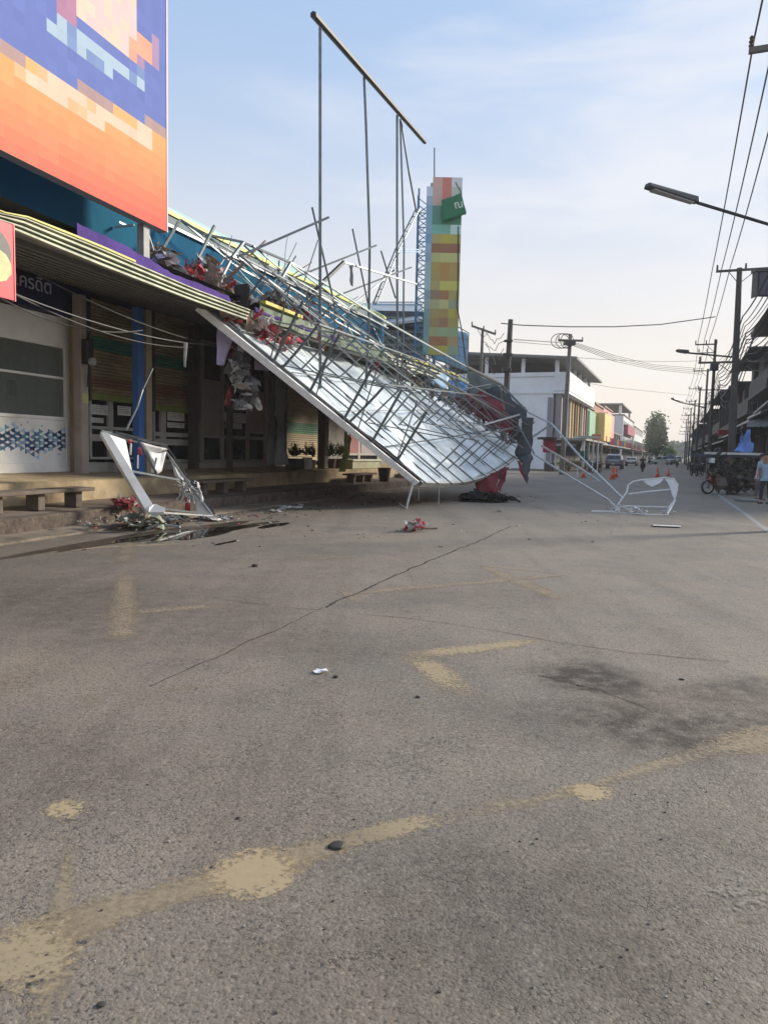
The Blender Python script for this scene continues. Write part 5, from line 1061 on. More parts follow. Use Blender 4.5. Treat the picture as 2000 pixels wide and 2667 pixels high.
tag(b_.build('gravel', [mat('grit dark', (.07, .06, .05), .9), mat('grit pale', (.32, .30, .27), .9)]), 'loose grit scattered over the asphalt', None, None, 'stuff')

# ============================================================ STREET FRAME HELPERS
UL = Vector((.3674, .9301, 0)); NL = Vector((-.9301, .3674, 0))
UR = Vector((.3593, .9332, 0)); NR = Vector((.9332, -.3593, 0))
class LF:     # local frame: u along the street, n away from the road, z up
    def __init__(s, o, u, n): s.o = Vector(o); s.u = u; s.n = n
    def __call__(s, u, n, z): return s.o+s.u*u+s.n*n+Vector((0, 0, z))
    def box(s, m, u0, u1, n0, n1, z0, z1):
        m.hexa([s(u0, n0, z0), s(u1, n0, z0), s(u1, n1, z0), s(u0, n1, z0)], [s(u0, n0, z1), s(u1, n0, z1), s(u1, n1, z1), s(u0, n1, z1)]); return m
    def part(s, name, m, parent, *b, **k):
        q = MB()
        for x in b: s.box(q, *x)
        return q.build(name, m, parent, **k)
WB = mat('white building render', (.80, .83, .87), .8, 0, .05, .6, dirt=(.70, .72, .74), dscale=.4)
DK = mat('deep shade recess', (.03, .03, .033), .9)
# white three storey building
L0 = LF((16.4, 70.8, 0), UL, NL)
wb = thing('white_building', 'white three storey corner building with an open roofed top terrace', 'building', L0(6, 4, 0))
L0.part('wall', WB, wb, (0, 22, .6, 13, .1, 8.95))
L0.part('terrace_parapet', WB, wb, (-.15, 22, -.9, .58, 7.6, 9.35), (-.15, .1, .6, 13, 8.96, 9.35))
L0.part('terrace_slab', WB, wb, (-.1, 22, -.85, 13, 7.35, 7.58))
q_ = MB(); q_.hexa([L0(-1.2, -1.6, 10.4), L0(23, -1.6, 10.4), L0(23, 13.5, 11.4), L0(-1.2, 13.5, 11.4)], [L0(-1.2, -1.6, 10.62), L0(23, -1.6, 10.62), L0(23, 13.5, 11.65), L0(-1.2, 13.5, 11.65)])
q_.build('roof', mat('grey flat roof', (.17, .18, .18), .8), wb)
for (u, n) in ((-.05, .2), (-.05, 3.4), (-.05, 7.0), (-.05, 11), (4.4, -.3), (8.8, -.3), (13.2, -.3), (17.6, -.3), (21.8, -.3)):
    zt_ = 10.42+(n+1.6)/15.1*1.0-.03
    L0.part('terrace_column', WB, wb, (u-.0, u+.32, n, n+.32, 9.352, zt_))
L0.part('terrace_shade_wall', DK, wb, (2.6, 2.8, 1.2, 12.6, 8.96, 10.5), (2.81, 21, 4.5, 4.7, 8.96, 10.6), (20.8, 21, .6, 4.5, 8.96, 10.6))  # near-black walls added; the terrace's deep shade is in their colour
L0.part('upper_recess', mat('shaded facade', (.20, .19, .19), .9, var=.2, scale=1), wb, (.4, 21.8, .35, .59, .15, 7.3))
cc = [mat('mauve grey pier', (.27, .25, .26), .8), mat('ochre pier', (.5, .36, .12), .7), mat('brown pier', (.16, .11, .09), .8), mat('cream pier', (.55, .5, .4), .7), mat('pink pier', (.45, .28, .27), .8)]
rr = random.Random(2)
for i, u in enumerate(frange(.1, 20.8, 10)): L0.part('facade_pier', cc[[0, 0, 2, 3, 1, 2, 1, 2, 3, 4, 2][i]], wb, (u, u+.55, -.2, .34, 3.2, 7.34))
for i in range(5):
    for z in (4.2,): L0.part('window', GLASS, wb, (1.0+i*4.15, 3.6+i*4.15, .30, .345, z, z+2.2))
L0.part('shop_canopy', mat('grey canopy', (.28, .27, .25), .8), wb, (.0, 22, -2.6, .3, 2.95, 3.15))
for i in range(5): L0.part('canopy_post', mat('pale post', (.45, .44, .40), .7), wb, (.3+i*4.4, .5+i*4.4, -2.4, -2.2, .16, 2.94))
L0.part('window', mat('grey window', (.10, .11, .11), .4), wb, (-.04, -.003, 3.2, 4.6, 3.9, 6.1)); L0.part('side_vent', cc[0], wb, (-.05, -.003, .62, 1.1, .3, 7.0))
# shophouse row beyond
def shop(u0, u1, h, col, label, storeys=2, nm='shophouse', top=None, sign=None, awn=None, o=0):
    t_ = thing(nm, label, 'building', L0(u0, 4, 0), 'shophouses along the left side of the far street')
    wm = mat('render '+label[:18], s2l(*col), .8, 0, .08, .5); L0.part('wall', wm, t_, (u0+.05, u1-.05, o+.3, 12, .1, h))
    L0.part('roof_edge', mat('roof edge brown', (.22, .17, .15), .8), t_, (u0, u1, o+.1, 12.2, h+.01, h+.25))
    n = max(1, int((u1-u0)/4.5)); fh = 3.3
    for k in range(n):
        a = u0+.4+k*(u1-u0-.8)/n; b = a+(u1-u0-.8)/n-.4
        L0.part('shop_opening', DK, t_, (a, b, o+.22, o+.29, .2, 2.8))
        for f in range(1, storeys): L0.part('window', GLASS, t_, (a+.5, b-.5, o+.24, o+.295, f*fh+1.0, f*fh+2.4))
    L0.part('awning', mat(*(awn or ('awning grey', (.3, .3, .28), .8))), t_, (u0+.1, u1-.1, o-1.8, o+.2, 2.95, 3.1))
    for k in range(n):
        a = u0+1.2+k*(u1-u0-.8)/n; L0.part('air_conditioner', WHITE, t_, (a, a+.8, o-.05, o+.28, 3.4, 3.95)); L0.part('hanging_sign', mat('hang sign %d' % (k % 3), [(.5, .1, .08), (.1, .2, .45), (.6, .5, .15)][k % 3], .6), t_, (a+1.6, a+1.7, o-1.3, o-.2, 3.3, 4.3))
    if sign: L0.part('sign_board', mat('sign '+label[:12], s2l(*sign[0]), .6), t_, sign[1])
    return t_
shop(24.5, 33, 7.6, (140, 165, 140), 'pale green shophouse next to the white corner building', awn=('awning cream', (.5, .5, .42), .8), sign=((130, 170, 140), (25, 32.5, -.1, .25, 3.6, 7.2)))
shop(33.5, 46, 8.6, (150, 110, 95), 'brown shophouse with a yellow signboard box', sign=((226, 190, 120), (33.2, 44, -1.2, .2, 3.6, 7.4)))
shop(46.5, 62, 9.0, (205, 150, 145), 'pinkish shophouse beyond the yellow signboard', sign=((200, 150, 150), (47, 60, -.3, .2, 3.6, 8.2)))
shop(63, 84, 5.5, (170, 165, 160), 'low grey shop before the tall white house')
wt = shop(90, 128, 10.0, (205, 205, 208), 'tall white shophouse with a maroon sign and a rooftop canopy', 3, sign=((150, 55, 80), (92, 118, -.6, .2, 6.2, 8.2)), awn=('awning maroon', (.12, .03, .04), .8))
L0.part('rooftop_canopy', mat('roof canopy grey', (.2, .2, .2), .8), wt, (90, 122, .5, 8, 12.2, 12.5)); L0.part('rooftop_post', WHITE, wt, (90.5, 91, .8, 1.3, 10.3, 12.19)); L0.part('rooftop_post', WHITE, wt, (121, 121.5, .8, 1.3, 10.3, 12.19))
shop(132, 180, 9.2, (190, 195, 195), 'pale grey shophouse behind the green street tree', 3)
shop(185, 300, 6.5, (165, 165, 160), 'long low grey row at the far end of the left side')

# things standing before the white building
def boxthing(name, label, cat, F_, b, m, extra=None):
    o = thing(name, label, cat, F_(b[0], b[2], b[4])); F_.part('body', m, o, b, bevel=.03)
    for nm, bb_, mm in (extra or []): F_.part(nm, mm, o, bb_)
    return o
Lz = LF((0, 0, 0), Vector((1, 0, 0)), Vector((0, 1, 0)))
def PXB(x0, x1, y0, y1, Y, th=.4):     # box whose front fills these photo pixels at that distance
    a = D(x0, y1, Y); b = D(x1, y0, Y); return (a.x, b.x, Y, Y+th, max(a.z, .02), b.z)
REDB = mat('red vinyl', (.35, .03, .05), .6)
boxthing('market_stall', 'red fronted street stall with a dark roof before the white building', 'stall', Lz, PXB(1415, 1446, 1145, 1178, 58), REDB, [('roof', PXB(1408, 1450, 1139, 1144, 57.5, 1.4), DK), ('post', PXB(1416, 1418, 1178, 1228, 58, .1), STEEL), ('post', PXB(1443, 1445, 1178, 1228, 58, .1), STEEL), ('counter', PXB(1418, 1443, 1205, 1228, 58.2), mat('stall counter', (.12, .09, .08), .8))])
boxthing('market_stall', 'dark blue fronted stall beside the concrete pole', 'stall', Lz, PXB(1466, 1492, 1163, 1186, 60), mat('navy vinyl', (.04, .045, .08), .6), [('roof', PXB(1460, 1500, 1156, 1161, 59.6, 1.6), mat('stall roof grey', (.25, .25, .24), .7)), ('post', PXB(1465, 1467, 1161, 1228, 59.8, .1), STEEL), ('post', PXB(1494, 1496, 1161, 1228, 59.8, .1), STEEL)])
boxthing('market_stall', 'green fronted stall with white posts near the cones', 'stall', Lz, PXB(1511, 1530, 1174, 1200, 62), mat('green vinyl', (.03, .12, .08), .6), [('roof', PXB(1505, 1560, 1136, 1141, 61.6, 1.6), mat('cream roof', (.5, .5, .44), .7)), ('post', PXB(1520, 1523, 1141, 1228, 61.8, .12), WHITE), ('post', PXB(1542, 1545, 1141, 1228, 61.8, .12), WHITE), ('post', PXB(1556, 1558, 1141, 1228, 61.8, .12), WHITE)])
def bush(c, rx, ry, rz, n, m, name, label, cat, group=None, sz=.08, seed=1, trunk=0):
    o = thing(name, label, cat, c, group); rr = random.Random(seed); b = MB(); cl_ = []
    for k in range(max(6, n//110)):
        a = rr.uniform(0, 6.28); e = rr.uniform(-.5, 1); r = rr.uniform(.3, .85); cl_.append(Vector((math.cos(a)*rx*r*math.sqrt(1-min(1, e*e)*.7), math.sin(a)*ry*r, e*rz)))
    for i in range(n):
        k = rr.choice(cl_); sp_ = .34
        p = Vector(c)+Vector((0, 0, rz*.9+trunk))+k+Vector((rr.gauss(0, rx*sp_*.6), rr.gauss(0, ry*sp_*.6), rr.gauss(0, rz*sp_*.55)))
        if p.z < .05: continue
        d = Vector((rr.uniform(-1, 1), rr.uniform(-1, 1), rr.uniform(-1, 1))).normalized(); e = d.cross(Vector((rr.uniform(-1, 1), rr.uniform(-1, 1), rr.uniform(-1, 1)))).normalized(); s_ = sz*rr.uniform(.6, 1.4)
        b.m = rr.randrange(len(m)); b.add([p-d*s_, p+e*s_*.55, p+d*s_, p-e*s_*.55], [(0, 1, 2, 3)])
    b.build('crown' if trunk else 'foliage', m, o)
    t = MB(); c = Vector(c); t.path([c, c+Vector((.1*rx, 0, (trunk+rz)*.45)), c+Vector((-.05*rx, 0, trunk+rz))], max(.03, rx*.07), 7, max(.01, rx*.025))
    for k in cl_[:7]: t.path([c+Vector((0, 0, trunk*.8+rz*.2)), c+Vector((0, 0, trunk+rz*.8))+k*.5, c+Vector((0, 0, rz*.9+trunk))+k*.9], max(.012, rx*.03), 5, .01)
    t.build('trunk', mat('bark', (.07, .055, .04), .9), o); return o
GL = [mat('foliage mid', (.09, .15, .035), .7, 0, .4, 2), mat('foliage dark', (.045, .08, .022), .7, 0, .4, 2), mat('foliage light', (.15, .21, .05), .7, 0, .4, 2)]
YG = [mat('foliage yellow', (.18, .19, .05), .7, 0, .4, 2), GL[2], mat('foliage olive', (.09, .09, .03), .7)]
c = G(1480, 1228); bush(c, 1.3, .7, .5, 1300, YG, 'bush', 'yellow green bush in front of the dark blue stall', 'bush', 'bushes before the white building', .07, 3)
c = G(1512, 1226); bush(c, .9, .6, .55, 900, YG, 'bush', 'smaller yellow green bush left of the green stall', 'bush', 'bushes before the white building', .07, 4)
c = G(1545, 1226); bush(c, .8, .6, .5, 700, [GL[1], cc[2]], 'bush', 'dark brownish bush at the foot of the white posts', 'bush', 'bushes before the white building', .07, 5)
tp = D(1705, 1200, 190); bush((tp.x, 190, 0), 2.7, 2.7, 5.2, 5600, GL, 'street_tree', 'tall dense green street tree at the end of the left row', 'tree', None, .30, 8, 1.4)
tp = D(1740, 1200, 230); bush((tp.x, 230, 0), 2.2, 2.2, 2.6, 1600, [GL[0], GL[2]], 'street_tree', 'smaller pale tree right of the tall green one', 'tree', None, .3, 9, 1.0)
# far wood
b_ = MB(); rr = random.Random(6)
fm_ = [mat('far foliage a', (.06, .085, .06), .9), mat('far foliage b', (.035, .055, .04), .9), mat('far foliage c', (.09, .115, .075), .9)]
for i in range(9000):
    f = rr.random(); X = 120+f*220; Y = 480+rr.uniform(-40, 60)
    hgt = 10+5*noise.noise(Vector((X*.035, 1, 0)))+3.5*noise.noise(Vector((X*.15, 5, 0))); z = hgt*math.sqrt(rr.random())+rr.uniform(-.5, .8)
    p = Vector((X, Y, z)); d = Vector((rr.uniform(-1, 1), rr.uniform(-.5, .5), rr.uniform(-1, 1))).normalized(); e = d.cross(Vector((0, 1, 0))).normalized(); s_ = rr.uniform(.6, 1.5)
    b_.m = rr.randrange(3); b_.add([p-d*s_, p+e*s_*.7, p+d*s_, p-e*s_*.7], [(0, 1, 2, 3)])
tag(b_.build('far_wood', fm_), 'hazy blue green wood closing the far end of the street', None, None, 'stuff')

# ============================================================ UTILITY POLES AND WIRES
def pole(x, y, h, label, grp, m=POLE_D, r=.16, arms=((-.2, -.95, .55, .1),), lean=0, cans=0, boxes=(), adir=None, z0=0):
    o = thing('utility_pole', label, 'utility pole', (x, y, z0), grp)
    mm = MB(); mm.path([(x, y, z0-.1), (x+lean, y, h)], r, 8, r*.62); mm.build('shaft', m, o)
    ad = adir or NR
    for (dz, a0, a1, th) in arms:
        f = (h+dz)/h; c = Vector((x+lean*f, y, h+dz)); mm = MB(); p, q_ = c+ad*a0-UR*.12, c+ad*a1-UR*.12; mm.beam(p, q_, th*.7); mm.beam(c+ad*(a0*.5)-UR*.12, c-Vector((0, 0, .6)), .02); mm.beam(c+ad*(a1*.5)-UR*.12, c-Vector((0, 0, .6)), .02)
        mm.build('crossarm', m, o)
        for k in range(3):
            pp = p.lerp(q_, k/2*.96+.02); mm = MB(); mm.lathe([(.03, 0), (.06, .05), (.03, .09), (.06, .13), (.03, .17), (.05, .21), (.02, .25)], pp+Vector((0, 0, .05)), 8); mm.build('insulator', mat('insulator', (.07, .05, .04), .3), o)
    for (dz, w_, hh_) in boxes:
        f = (h+dz)/h; mm = MB(); mm.box((x+lean*f-.1, y-.25, h+dz), (w_, .35, hh_)); mm.build('line_box', mat('line hardware', (.04, .04, .042), .6), o, .03)
    return o
poleY = [16, 35, 54, 73, 92, 111, 130, 149, 168]
heights = [10.9, 10.5, 10.3, 10.2, 10.2, 10.1, 10.2, 10.1, 10.2]
plabel = ['nearest concrete pole on the right, mostly outside the frame, with the street lamp', 'big dark pole behind the red motorcycle on the right', 'second tall pole on the right carrying a long lamp arm', 'third pole on the right with a low crossarm', 'thin far pole on the right, fourth from the dark one', 'far pole on the right before the dense wires', 'distant pole on the right in the haze', 'very distant pole on the right', 'farthest pole on the right side']
PT = []
for i, (Y, h) in enumerate(zip(poleY, heights)):
    x = RX(Y, .8); ln_ = [0, .28, .18, .1, .1, .1, 0, 0, 0][i]
    if i == 0: tip = D(1975, 110, 16); x = tip.x+1.25*NR.x; h = tip.z+.25
    if i == 1: x = D(1902, 1230, 35).x; ln_ = D(1925, 700, 35).x-x; h = D(1925, 698, 35).z
    if i == 2: x = D(1843, 1215, 54).x; ln_ = D(1863, 886, 54).x-x; h = D(1863, 884, 54).z
    arms = [((-.25, -1.25, .9, .11),), ((-.12, -1.0, 1.5, .10), (-4.3, -1.6, 1.7, .09)), ((-.35, -1.35, .1, .09), (-.95, -1.1, .05, .06), (-3.6, -1.0, 1.1, .07)), ((-.2, -1.3, .2, .08), (-3.4, -1.5, .3, .08))][min(i, 3)]
    pole(x, Y, h, plabel[i], 'poles along the right side of the street', POLE_D if i else POLE, .19 if i == 1 else .15, arms, ln_, boxes=((-2.0, .5, .5),) if i == 2 else ())
    PT.append(Vector((x+ln_, Y, h)))
def wire(pts, r, label, sag=.25, grp='power and telephone lines', m=WIRE, name='overhead_wire'):
    mm = MB(); Pp = []
    for i in range(len(pts)-1):
        a, b = Vector(pts[i]), Vector(pts[i+1])
        for k in range(10): f = k/10; Pp.append(a.lerp(b, f)-Vector((0, 0, sag*4*f*(1-f))))
    Pp.append(Vector(pts[-1])); mm.path(Pp, r, 5); return tag(mm.build(name, m), label, 'wire', grp)
for k, (a, nm_) in enumerate(((-1.15, 'outermost high line over the right side of the road'), (-.75, 'middle high line over the right side of the road'), (-.40, 'innermost high line beside the pole tops on the right'))):
    pts = [PT[0]+NR*a-UR*9+Vector((0, 0, .3))]+[p+NR*(a if j else a)+Vector((0, 0, .05)) for j, p in enumerate(PT)]
    wire(pts, .02, nm_, .22)
rr = random.Random(8)
for k in range(11):
    z = -2.3-k*.22 if k < 6 else -3.2-(k-6)*.3; n_ = .25+.06*(k % 4)+(k//4)*.10
    pts = [Vector((RX(9, 1.4), 9, 8.4-k*.2))]+[p+NR*(n_)+Vector((0, 0, z+rr.uniform(-.1, .1))) for p in PT]
    wire(pts, .02 if k % 3 else .03, ['topmost', 'second', 'third', 'fourth', 'fifth', 'sixth', 'seventh', 'eighth', 'ninth', 'tenth', 'lowest'][k]+' telephone cable on the inner side of the right poles', .45+.06*k)
# extra telephone bundle reaching the dark roofs on the right
for k in range(7):
    a = D(2015, 770+k*22, 30+k); b = PT[2]+NR*.3+Vector((0, 0, -1.5-k*.25)); wire([a, b], .015, ['top', 'second', 'third', 'middle', 'fifth', 'sixth', 'bottom'][k]+' cable fanning from the far pole to the dark roofs at right', .2)
wire([D(2003, 806, 33), D(1969, 858, 40), D(1945, 920, 46), D(1922, 975, 54), D(1880, 1050, 66)], .05, 'thick black cable bundle descending in front of the right roofs', .05)
# street lamps
def lamp(p0, p1, p2, label, r=.04):
    o = thing('street_lamp', label, 'street lamp', p0, 'street lamps on the right poles'); p0, p1, p2 = Vector(p0), Vector(p1), Vector(p2)
    mm = MB(); mm.beam(p0, p1, r, 6); mm.build('arm', STEEL_D, o); d = (p2-p1); up = Vector((0, 0, 1)); s_ = d.normalized().cross(up).normalized()
    mm = MB(); k = r*3.2
    mm.hexa([p1-s_*k*.7-up*.02, p1+s_*k*.7-up*.02, p2+s_*k-up*.02, p2-s_*k-up*.02], [p1-s_*k*.5+up*k, p1+s_*k*.5+up*k, p2+s_*k*.6+up*k*.6, p2-s_*k*.6+up*k*.6]); mm.build('lamp_head', mat('lamp head', (.05, .055, .06), .5), o, .02)
    mm = MB(); mm.hexa([p1-s_*k*.5-up*.05+d*.1, p1+s_*k*.5-up*.05+d*.1, p2+s_*k*.7-up*.05-d*.1, p2-s_*k*.7-up*.05-d*.1], [p1-s_*k*.5-up*.022+d*.1, p1+s_*k*.5-up*.022+d*.1, p2+s_*k*.7-up*.022-d*.1, p2-s_*k*.7-up*.022-d*.1]); mm.build('lamp_glass', mat('lamp glass', (.3, .3, .28), .3), o)
    return o
lamp(D(2075, 607, 16), D(1815, 528, 15.2), D(1684, 486, 14.8), 'long street lamp arm reaching in from the right edge high above the road', .035)
lamp(D(1908, 930, 35.3), D(1790, 919, 33.5), D(1764, 914, 33), 'street lamp arm on the big dark pole', .04)
lamp(D(1838, 1062, 73), D(1776, 1049, 69), D(1750, 1039, 68), 'small far street lamp arm on the right', .06)
# left side poles
pl1 = D(1309, 1180, 45); pole(pl1.x-.05, 45, D(1320, 832, 45).z, 'dark pole with many brackets rising behind the collapsed end', 'poles on the left side of the street', POLE_D, .24, (), .25, boxes=((-1.3, .5, .12), (-2.1, .55, .15), (-3.0, .5, .25)), adir=Vector((1, 0, 0)))
pl2 = D(1462, 1232, 58); pole(pl2.x, 58, D(1473, 870, 58).z, 'grey concrete pole with a coil of cables in front of the white building', 'poles on the left side of the street', POLE, .22, ((-.5, -.9, 1.0, .16),), .25, boxes=((-.7, .9, .35),), adir=Vector((1, 0, 0)))
pl3 = D(1243, 1180, 52); pole(pl3.x, 52, D(1246, 855, 52).z, 'thin grey pole with a tilted lamp bracket left of the dark one', 'poles on the left side of the street', POLE, .16, ((-.1, -.8, 1.0, .13),), .1, adir=Vector((.94, 0, -.3)))
def px_wire(pp, r, label, sag=.0): wire([D(*p) for p in pp], r, label, sag, 'wires crossing above the street')
px_wire([(1305, 842, 45), (1360, 847, 46), (1480, 851, 48), (1600, 851, 50), (1720, 845, 52), (1862, 825, 54)], .035, 'thick black wire crossing the whole street')
px_wire([(1338, 884, 45), (1470, 893, 57)], .03, 'upper short wire between the two left poles')
px_wire([(1338, 890, 45), (1430, 898, 52), (1470, 900, 57)], .02, 'lower short wire between the two left poles')
for k in range(4): px_wire([(1484, 888+k*3, 58), (1600, 926+k*5, 60), (1700, 950+k*4, 66), (1826, 960+k*5, 73)], .02, ['top', 'second', 'third', 'lowest'][k]+' strand of the loose bundle crossing from the grey pole')
px_wire([(1480, 930, 58), (1600, 938, 62), (1720, 942, 68), (1826, 940, 73)], .018, 'thin straight wire crossing behind the bundle')
px_wire([(1484, 990, 70), (1600, 1010, 80), (1800, 1030, 100)], .02, 'faint far wire crossing low')
for i in range(3):
    b_ = MB(); c = D(1458+i*9, 888, 57.6); b_.path([c+Vector((math.cos(t)*(.7-i*.1), 0, math.sin(t)*.55)) for t in [6.283*k/18 for k in range(19)]], .03, 5); tag(b_.build('cable_coil', WIRE), ['left', 'middle', 'right'][i]+' cable coil hanging on the grey pole', 'cable coil', 'coils on the grey pole')
for i in range(5):
    rr = random.Random(i); b_ = MB(); a = D(1258+rr.uniform(-6, 6), 860+i*18, 51); b = D(1312, 868+i*20, 45.5); b_.path([a.lerp(b, t/9)-Vector((0, 0, .9*4*(t/9)*(1-t/9)*rr.uniform(.3, 1))) for t in range(10)], .02, 5)
    tag(b_.build('overhead_wire', WIRE), ['highest', 'second highest', 'middle', 'second lowest', 'lowest'][i]+' drooping wire between the thin grey pole and the dark pole', 'wire', 'drooping wires at the left poles')

# ============================================================ RIGHT SIDE BUILDINGS
R0 = LF((RX(40, 3.4), 40, 0), UR, NR)
def rshop(u0, u1, h, m, label, nm='shophouse', cz=3.6, cw=1.5, upper=None):
    o = thing(nm, label, 'building', R0(u0, 2, 0), 'shophouses along the right side')
    R0.part('wall', m, o, (u0+.05, u1-.05, .3, 12, .1, h)); R0.part('roof', mat('dark roof', (.05, .055, .055), .7), o, (u0-.1, u1+.1, -1.0, 12.3, h+.01, h+.2))
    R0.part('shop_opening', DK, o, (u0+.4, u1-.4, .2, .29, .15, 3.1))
    n = max(1, int((u1-u0)/5))
    for k in range(n):
        a = u0+.3+k*(u1-u0-.6)/n; b = a+(u1-u0-.6)/n
        R0.part('pillar', mat('dark pillar', (.09, .085, .08), .8), o, (a-.15, a+.15, -.1, .19, .13, h))
        R0.part('window', mat('green window', s2l(70, 130, 118), .4) if upper == 'green' else GLASS, o, (a+.7, b-.7, .22, .295, h-3.0, h-1.2)); 
        if h > 8: R0.part('window', GLASS, o, (a+.7, b-.7, .22, .295, 4.6, 6.0))
    R0.part('balcony_rail', mat('dark rail', (.06, .07, .07), .6), o, (u0+.2, u1-.2, -.9, -.82, h-3.9, h-3.0)); R0.part('balcony_slab', mat('slab grey', (.16, .16, .155), .8), o, (u0+.1, u1-.1, -.95, .19, h-4.1, h-3.91))
    q_ = MB(); q_.hexa([R0(u0, -cw, cz-.45), R0(u1, -cw, cz-.45), R0(u1, .2, cz+.3), R0(u0, .2, cz+.3)], [R0(u0, -cw, cz-.38), R0(u1, -cw, cz-.38), R0(u1, .2, cz+.37), R0(u0, .2, cz+.37)]); q_.build('canopy', mat('canopy sheet', (.07, .075, .08), .7), o)
    R0.part('canopy_edge', STEEL_L, o, (u0, u1, -cw-.05, -cw-.003, cz-.47, cz-.36))
    return o
DG = mat('dark green grey render', (.10, .12, .115), .8, 0, .2, 1)
rshop(-7, -1, 9.9, DG, 'nearest dark shophouse at the right edge, cut by the frame', upper='green', cz=4.1, cw=1.7)
rshop(-1, 9, 9.4, DG, 'dark shophouse with green upper windows at the right edge', upper='green', cz=4.0, cw=1.6)
rshop(9, 22, 8.6, mat('grey mauve render', (.17, .16, .165), .8), 'grey two storey shophouse behind the big dark pole', cz=3.7)
rshop(22, 40, 7.6, mat('grey pink render', (.30, .27, .27), .8), 'pinkish grey shophouse behind the poles on the right', cz=3.4)
rshop(40, 62, 8.4, mat('grey render two', (.24, .25, .26), .8), 'pale grey shophouse farther down on the right', cz=3.4)
rshop(62, 100, 7.8, mat('grey render three', (.2, .21, .21), .8), 'long grey row far down on the right', cz=3.4)
rshop(100, 190, 7.4, mat('grey render four', (.26, .27, .27), .8), 'very far grey row on the right', cz=3.4)
boxthing('shop_sign', 'red sign board on the right shops behind the pole', 'sign', Lz, PXB(1870, 1897, 1120, 1134, 62, .3), REDB)
boxthing('shop_sign', 'dark blue sign box high at the right edge beside the big pole', 'sign', Lz, PXB(1973, 2040, 706, 768, 33, .4), mat('navy sign box', (.035, .05, .09), .5), [('frame', PXB(1969, 1974, 704, 772, 32.9, .5), STEEL_D), ('frame', PXB(1969, 2040, 699, 706, 32.9, .5), STEEL_D)])
cloth('dark_awning', 'dark awning sheet sloping over the stalls at the right edge', 'awning', [(D(1948, 1096, 38), D(2030, 1080, 33), D(2030, 1112, 30), D(1944, 1112, 36))], BLKC, amp=.05)
m_ = MB(); m_.beam(D(1963, 1076, 36), D(2003, 1043, 30), .05); tag(m_.build('awning_pole', STEEL_L), 'pale slanting awning pole at the right edge', 'pole')
# roadside stall: table, blue tarpaulin, pale bar
cloth('blue_tarpaulin', 'blue tarpaulin hanging in a tent shape behind the stall bar', 'tarpaulin', [(D(1932, 1128, 33), D(1950, 1122, 33.4), D(1960, 1180, 33), D(1934, 1182, 32.6)), (D(1932, 1128, 33), D(1936, 1150, 32.8), D(1936, 1182, 32.6), D(1910, 1176, 33))], mat('blue tarp', s2l(95, 130, 195), .7, 0, .3, 2), amp=.3, freq=3)
st = thing('food_stall', 'roadside food stall with a pale roof bar, crates and dark side panels', 'stall', G(1905, 1275))
for nm, b_, mm in (('roof_bar', PXB(1834, 1986, 1180, 1183, 31.5, .06), STEEL_L), ('roof_panel', PXB(1836, 1984, 1184, 1190, 31.6, 1.6), mat('navy panel', (.03, .04, .07), .7)), ('post', PXB(1838, 1841, 1190, 1262, 31.6, .08), STEEL), ('post', PXB(1978, 1981, 1190, 1262, 31.6, .08), STEEL), ('counter', PXB(1872, 1960, 1240, 1262, 31.7, 1.0), mat('counter dark', (.05, .05, .05), .7)), ('glass_case', PXB(1880, 1915, 1205, 1239, 31.9, .6), mat('case grey', (.07, .075, .07), .4)), ('crate', PXB(1922, 1946, 1212, 1239, 31.9, .5), mat('crate dark green', (.04, .06, .045), .7)), ('crate', PXB(1948, 1962, 1216, 1239, 31.9, .5), mat('crate grey', (.12, .12, .12), .7)), ('sign_panel', PXB(1843, 1863, 1207, 1228, 31.8, .05), mat('stall panel', (.33, .33, .33), .7)), ('sign_window', PXB(1848, 1858, 1211, 1222, 31.75, .045), DK)): Lz.part(nm, mm, st, b_)
scraps('stall_goods', None, None, [D(1850, 1215, 31.7), D(1900, 1225, 31.7), D(1975, 1215, 31.9)], 130, [DK, mat('goods brown', (.08, .06, .05), .8), mat('goods dim', (.16, .16, .15), .8), mat('goods olive', (.06, .07, .04), .8), DK], 83, (.08, .25), (.15, .2, .28), parent=st)
scraps('stall_goods', None, None, [D(1860, 1262, 31.7), D(1965, 1262, 31.9)], 70, [DK, mat('goods brown', (.08, .06, .05), .8), DK], 84, (.1, .3), (.2, .3, .12), parent=st)
shreds('hanging_goods', None, None, 1852, 1195, 1980, 1195, 32.2, 60, [DK, mat('goods grey', (.3, .3, .3), .8), mat('goods white', (.6, .6, .6), .8), mat('goods olive', (.06, .07, .04), .8)], 81, (.06, .16), (.2, .6), 1.5, .4, .2, st)
boxthing('white_sack', 'white bundle on the stall left of the glass case', 'bundle', Lz, PXB(1850, 1862, 1193, 1206, 31.4, .3), mat('sack white', (.6, .6, .62), .8))
pt = thing('low_platform', 'low dark platform with a pale top at the right edge of the road', 'platform', G(1955, 1316))
b0 = PXB(1932, 1990, 1302, 1308, 26.5, .7); Lz.part('top', mat('platform top', (.2, .2, .2), .7), pt, b0); Lz.part('base', DK, pt, (b0[0]+.05, b0[1]-.05, 26.55, 27.15, .01, b0[4]-.002))

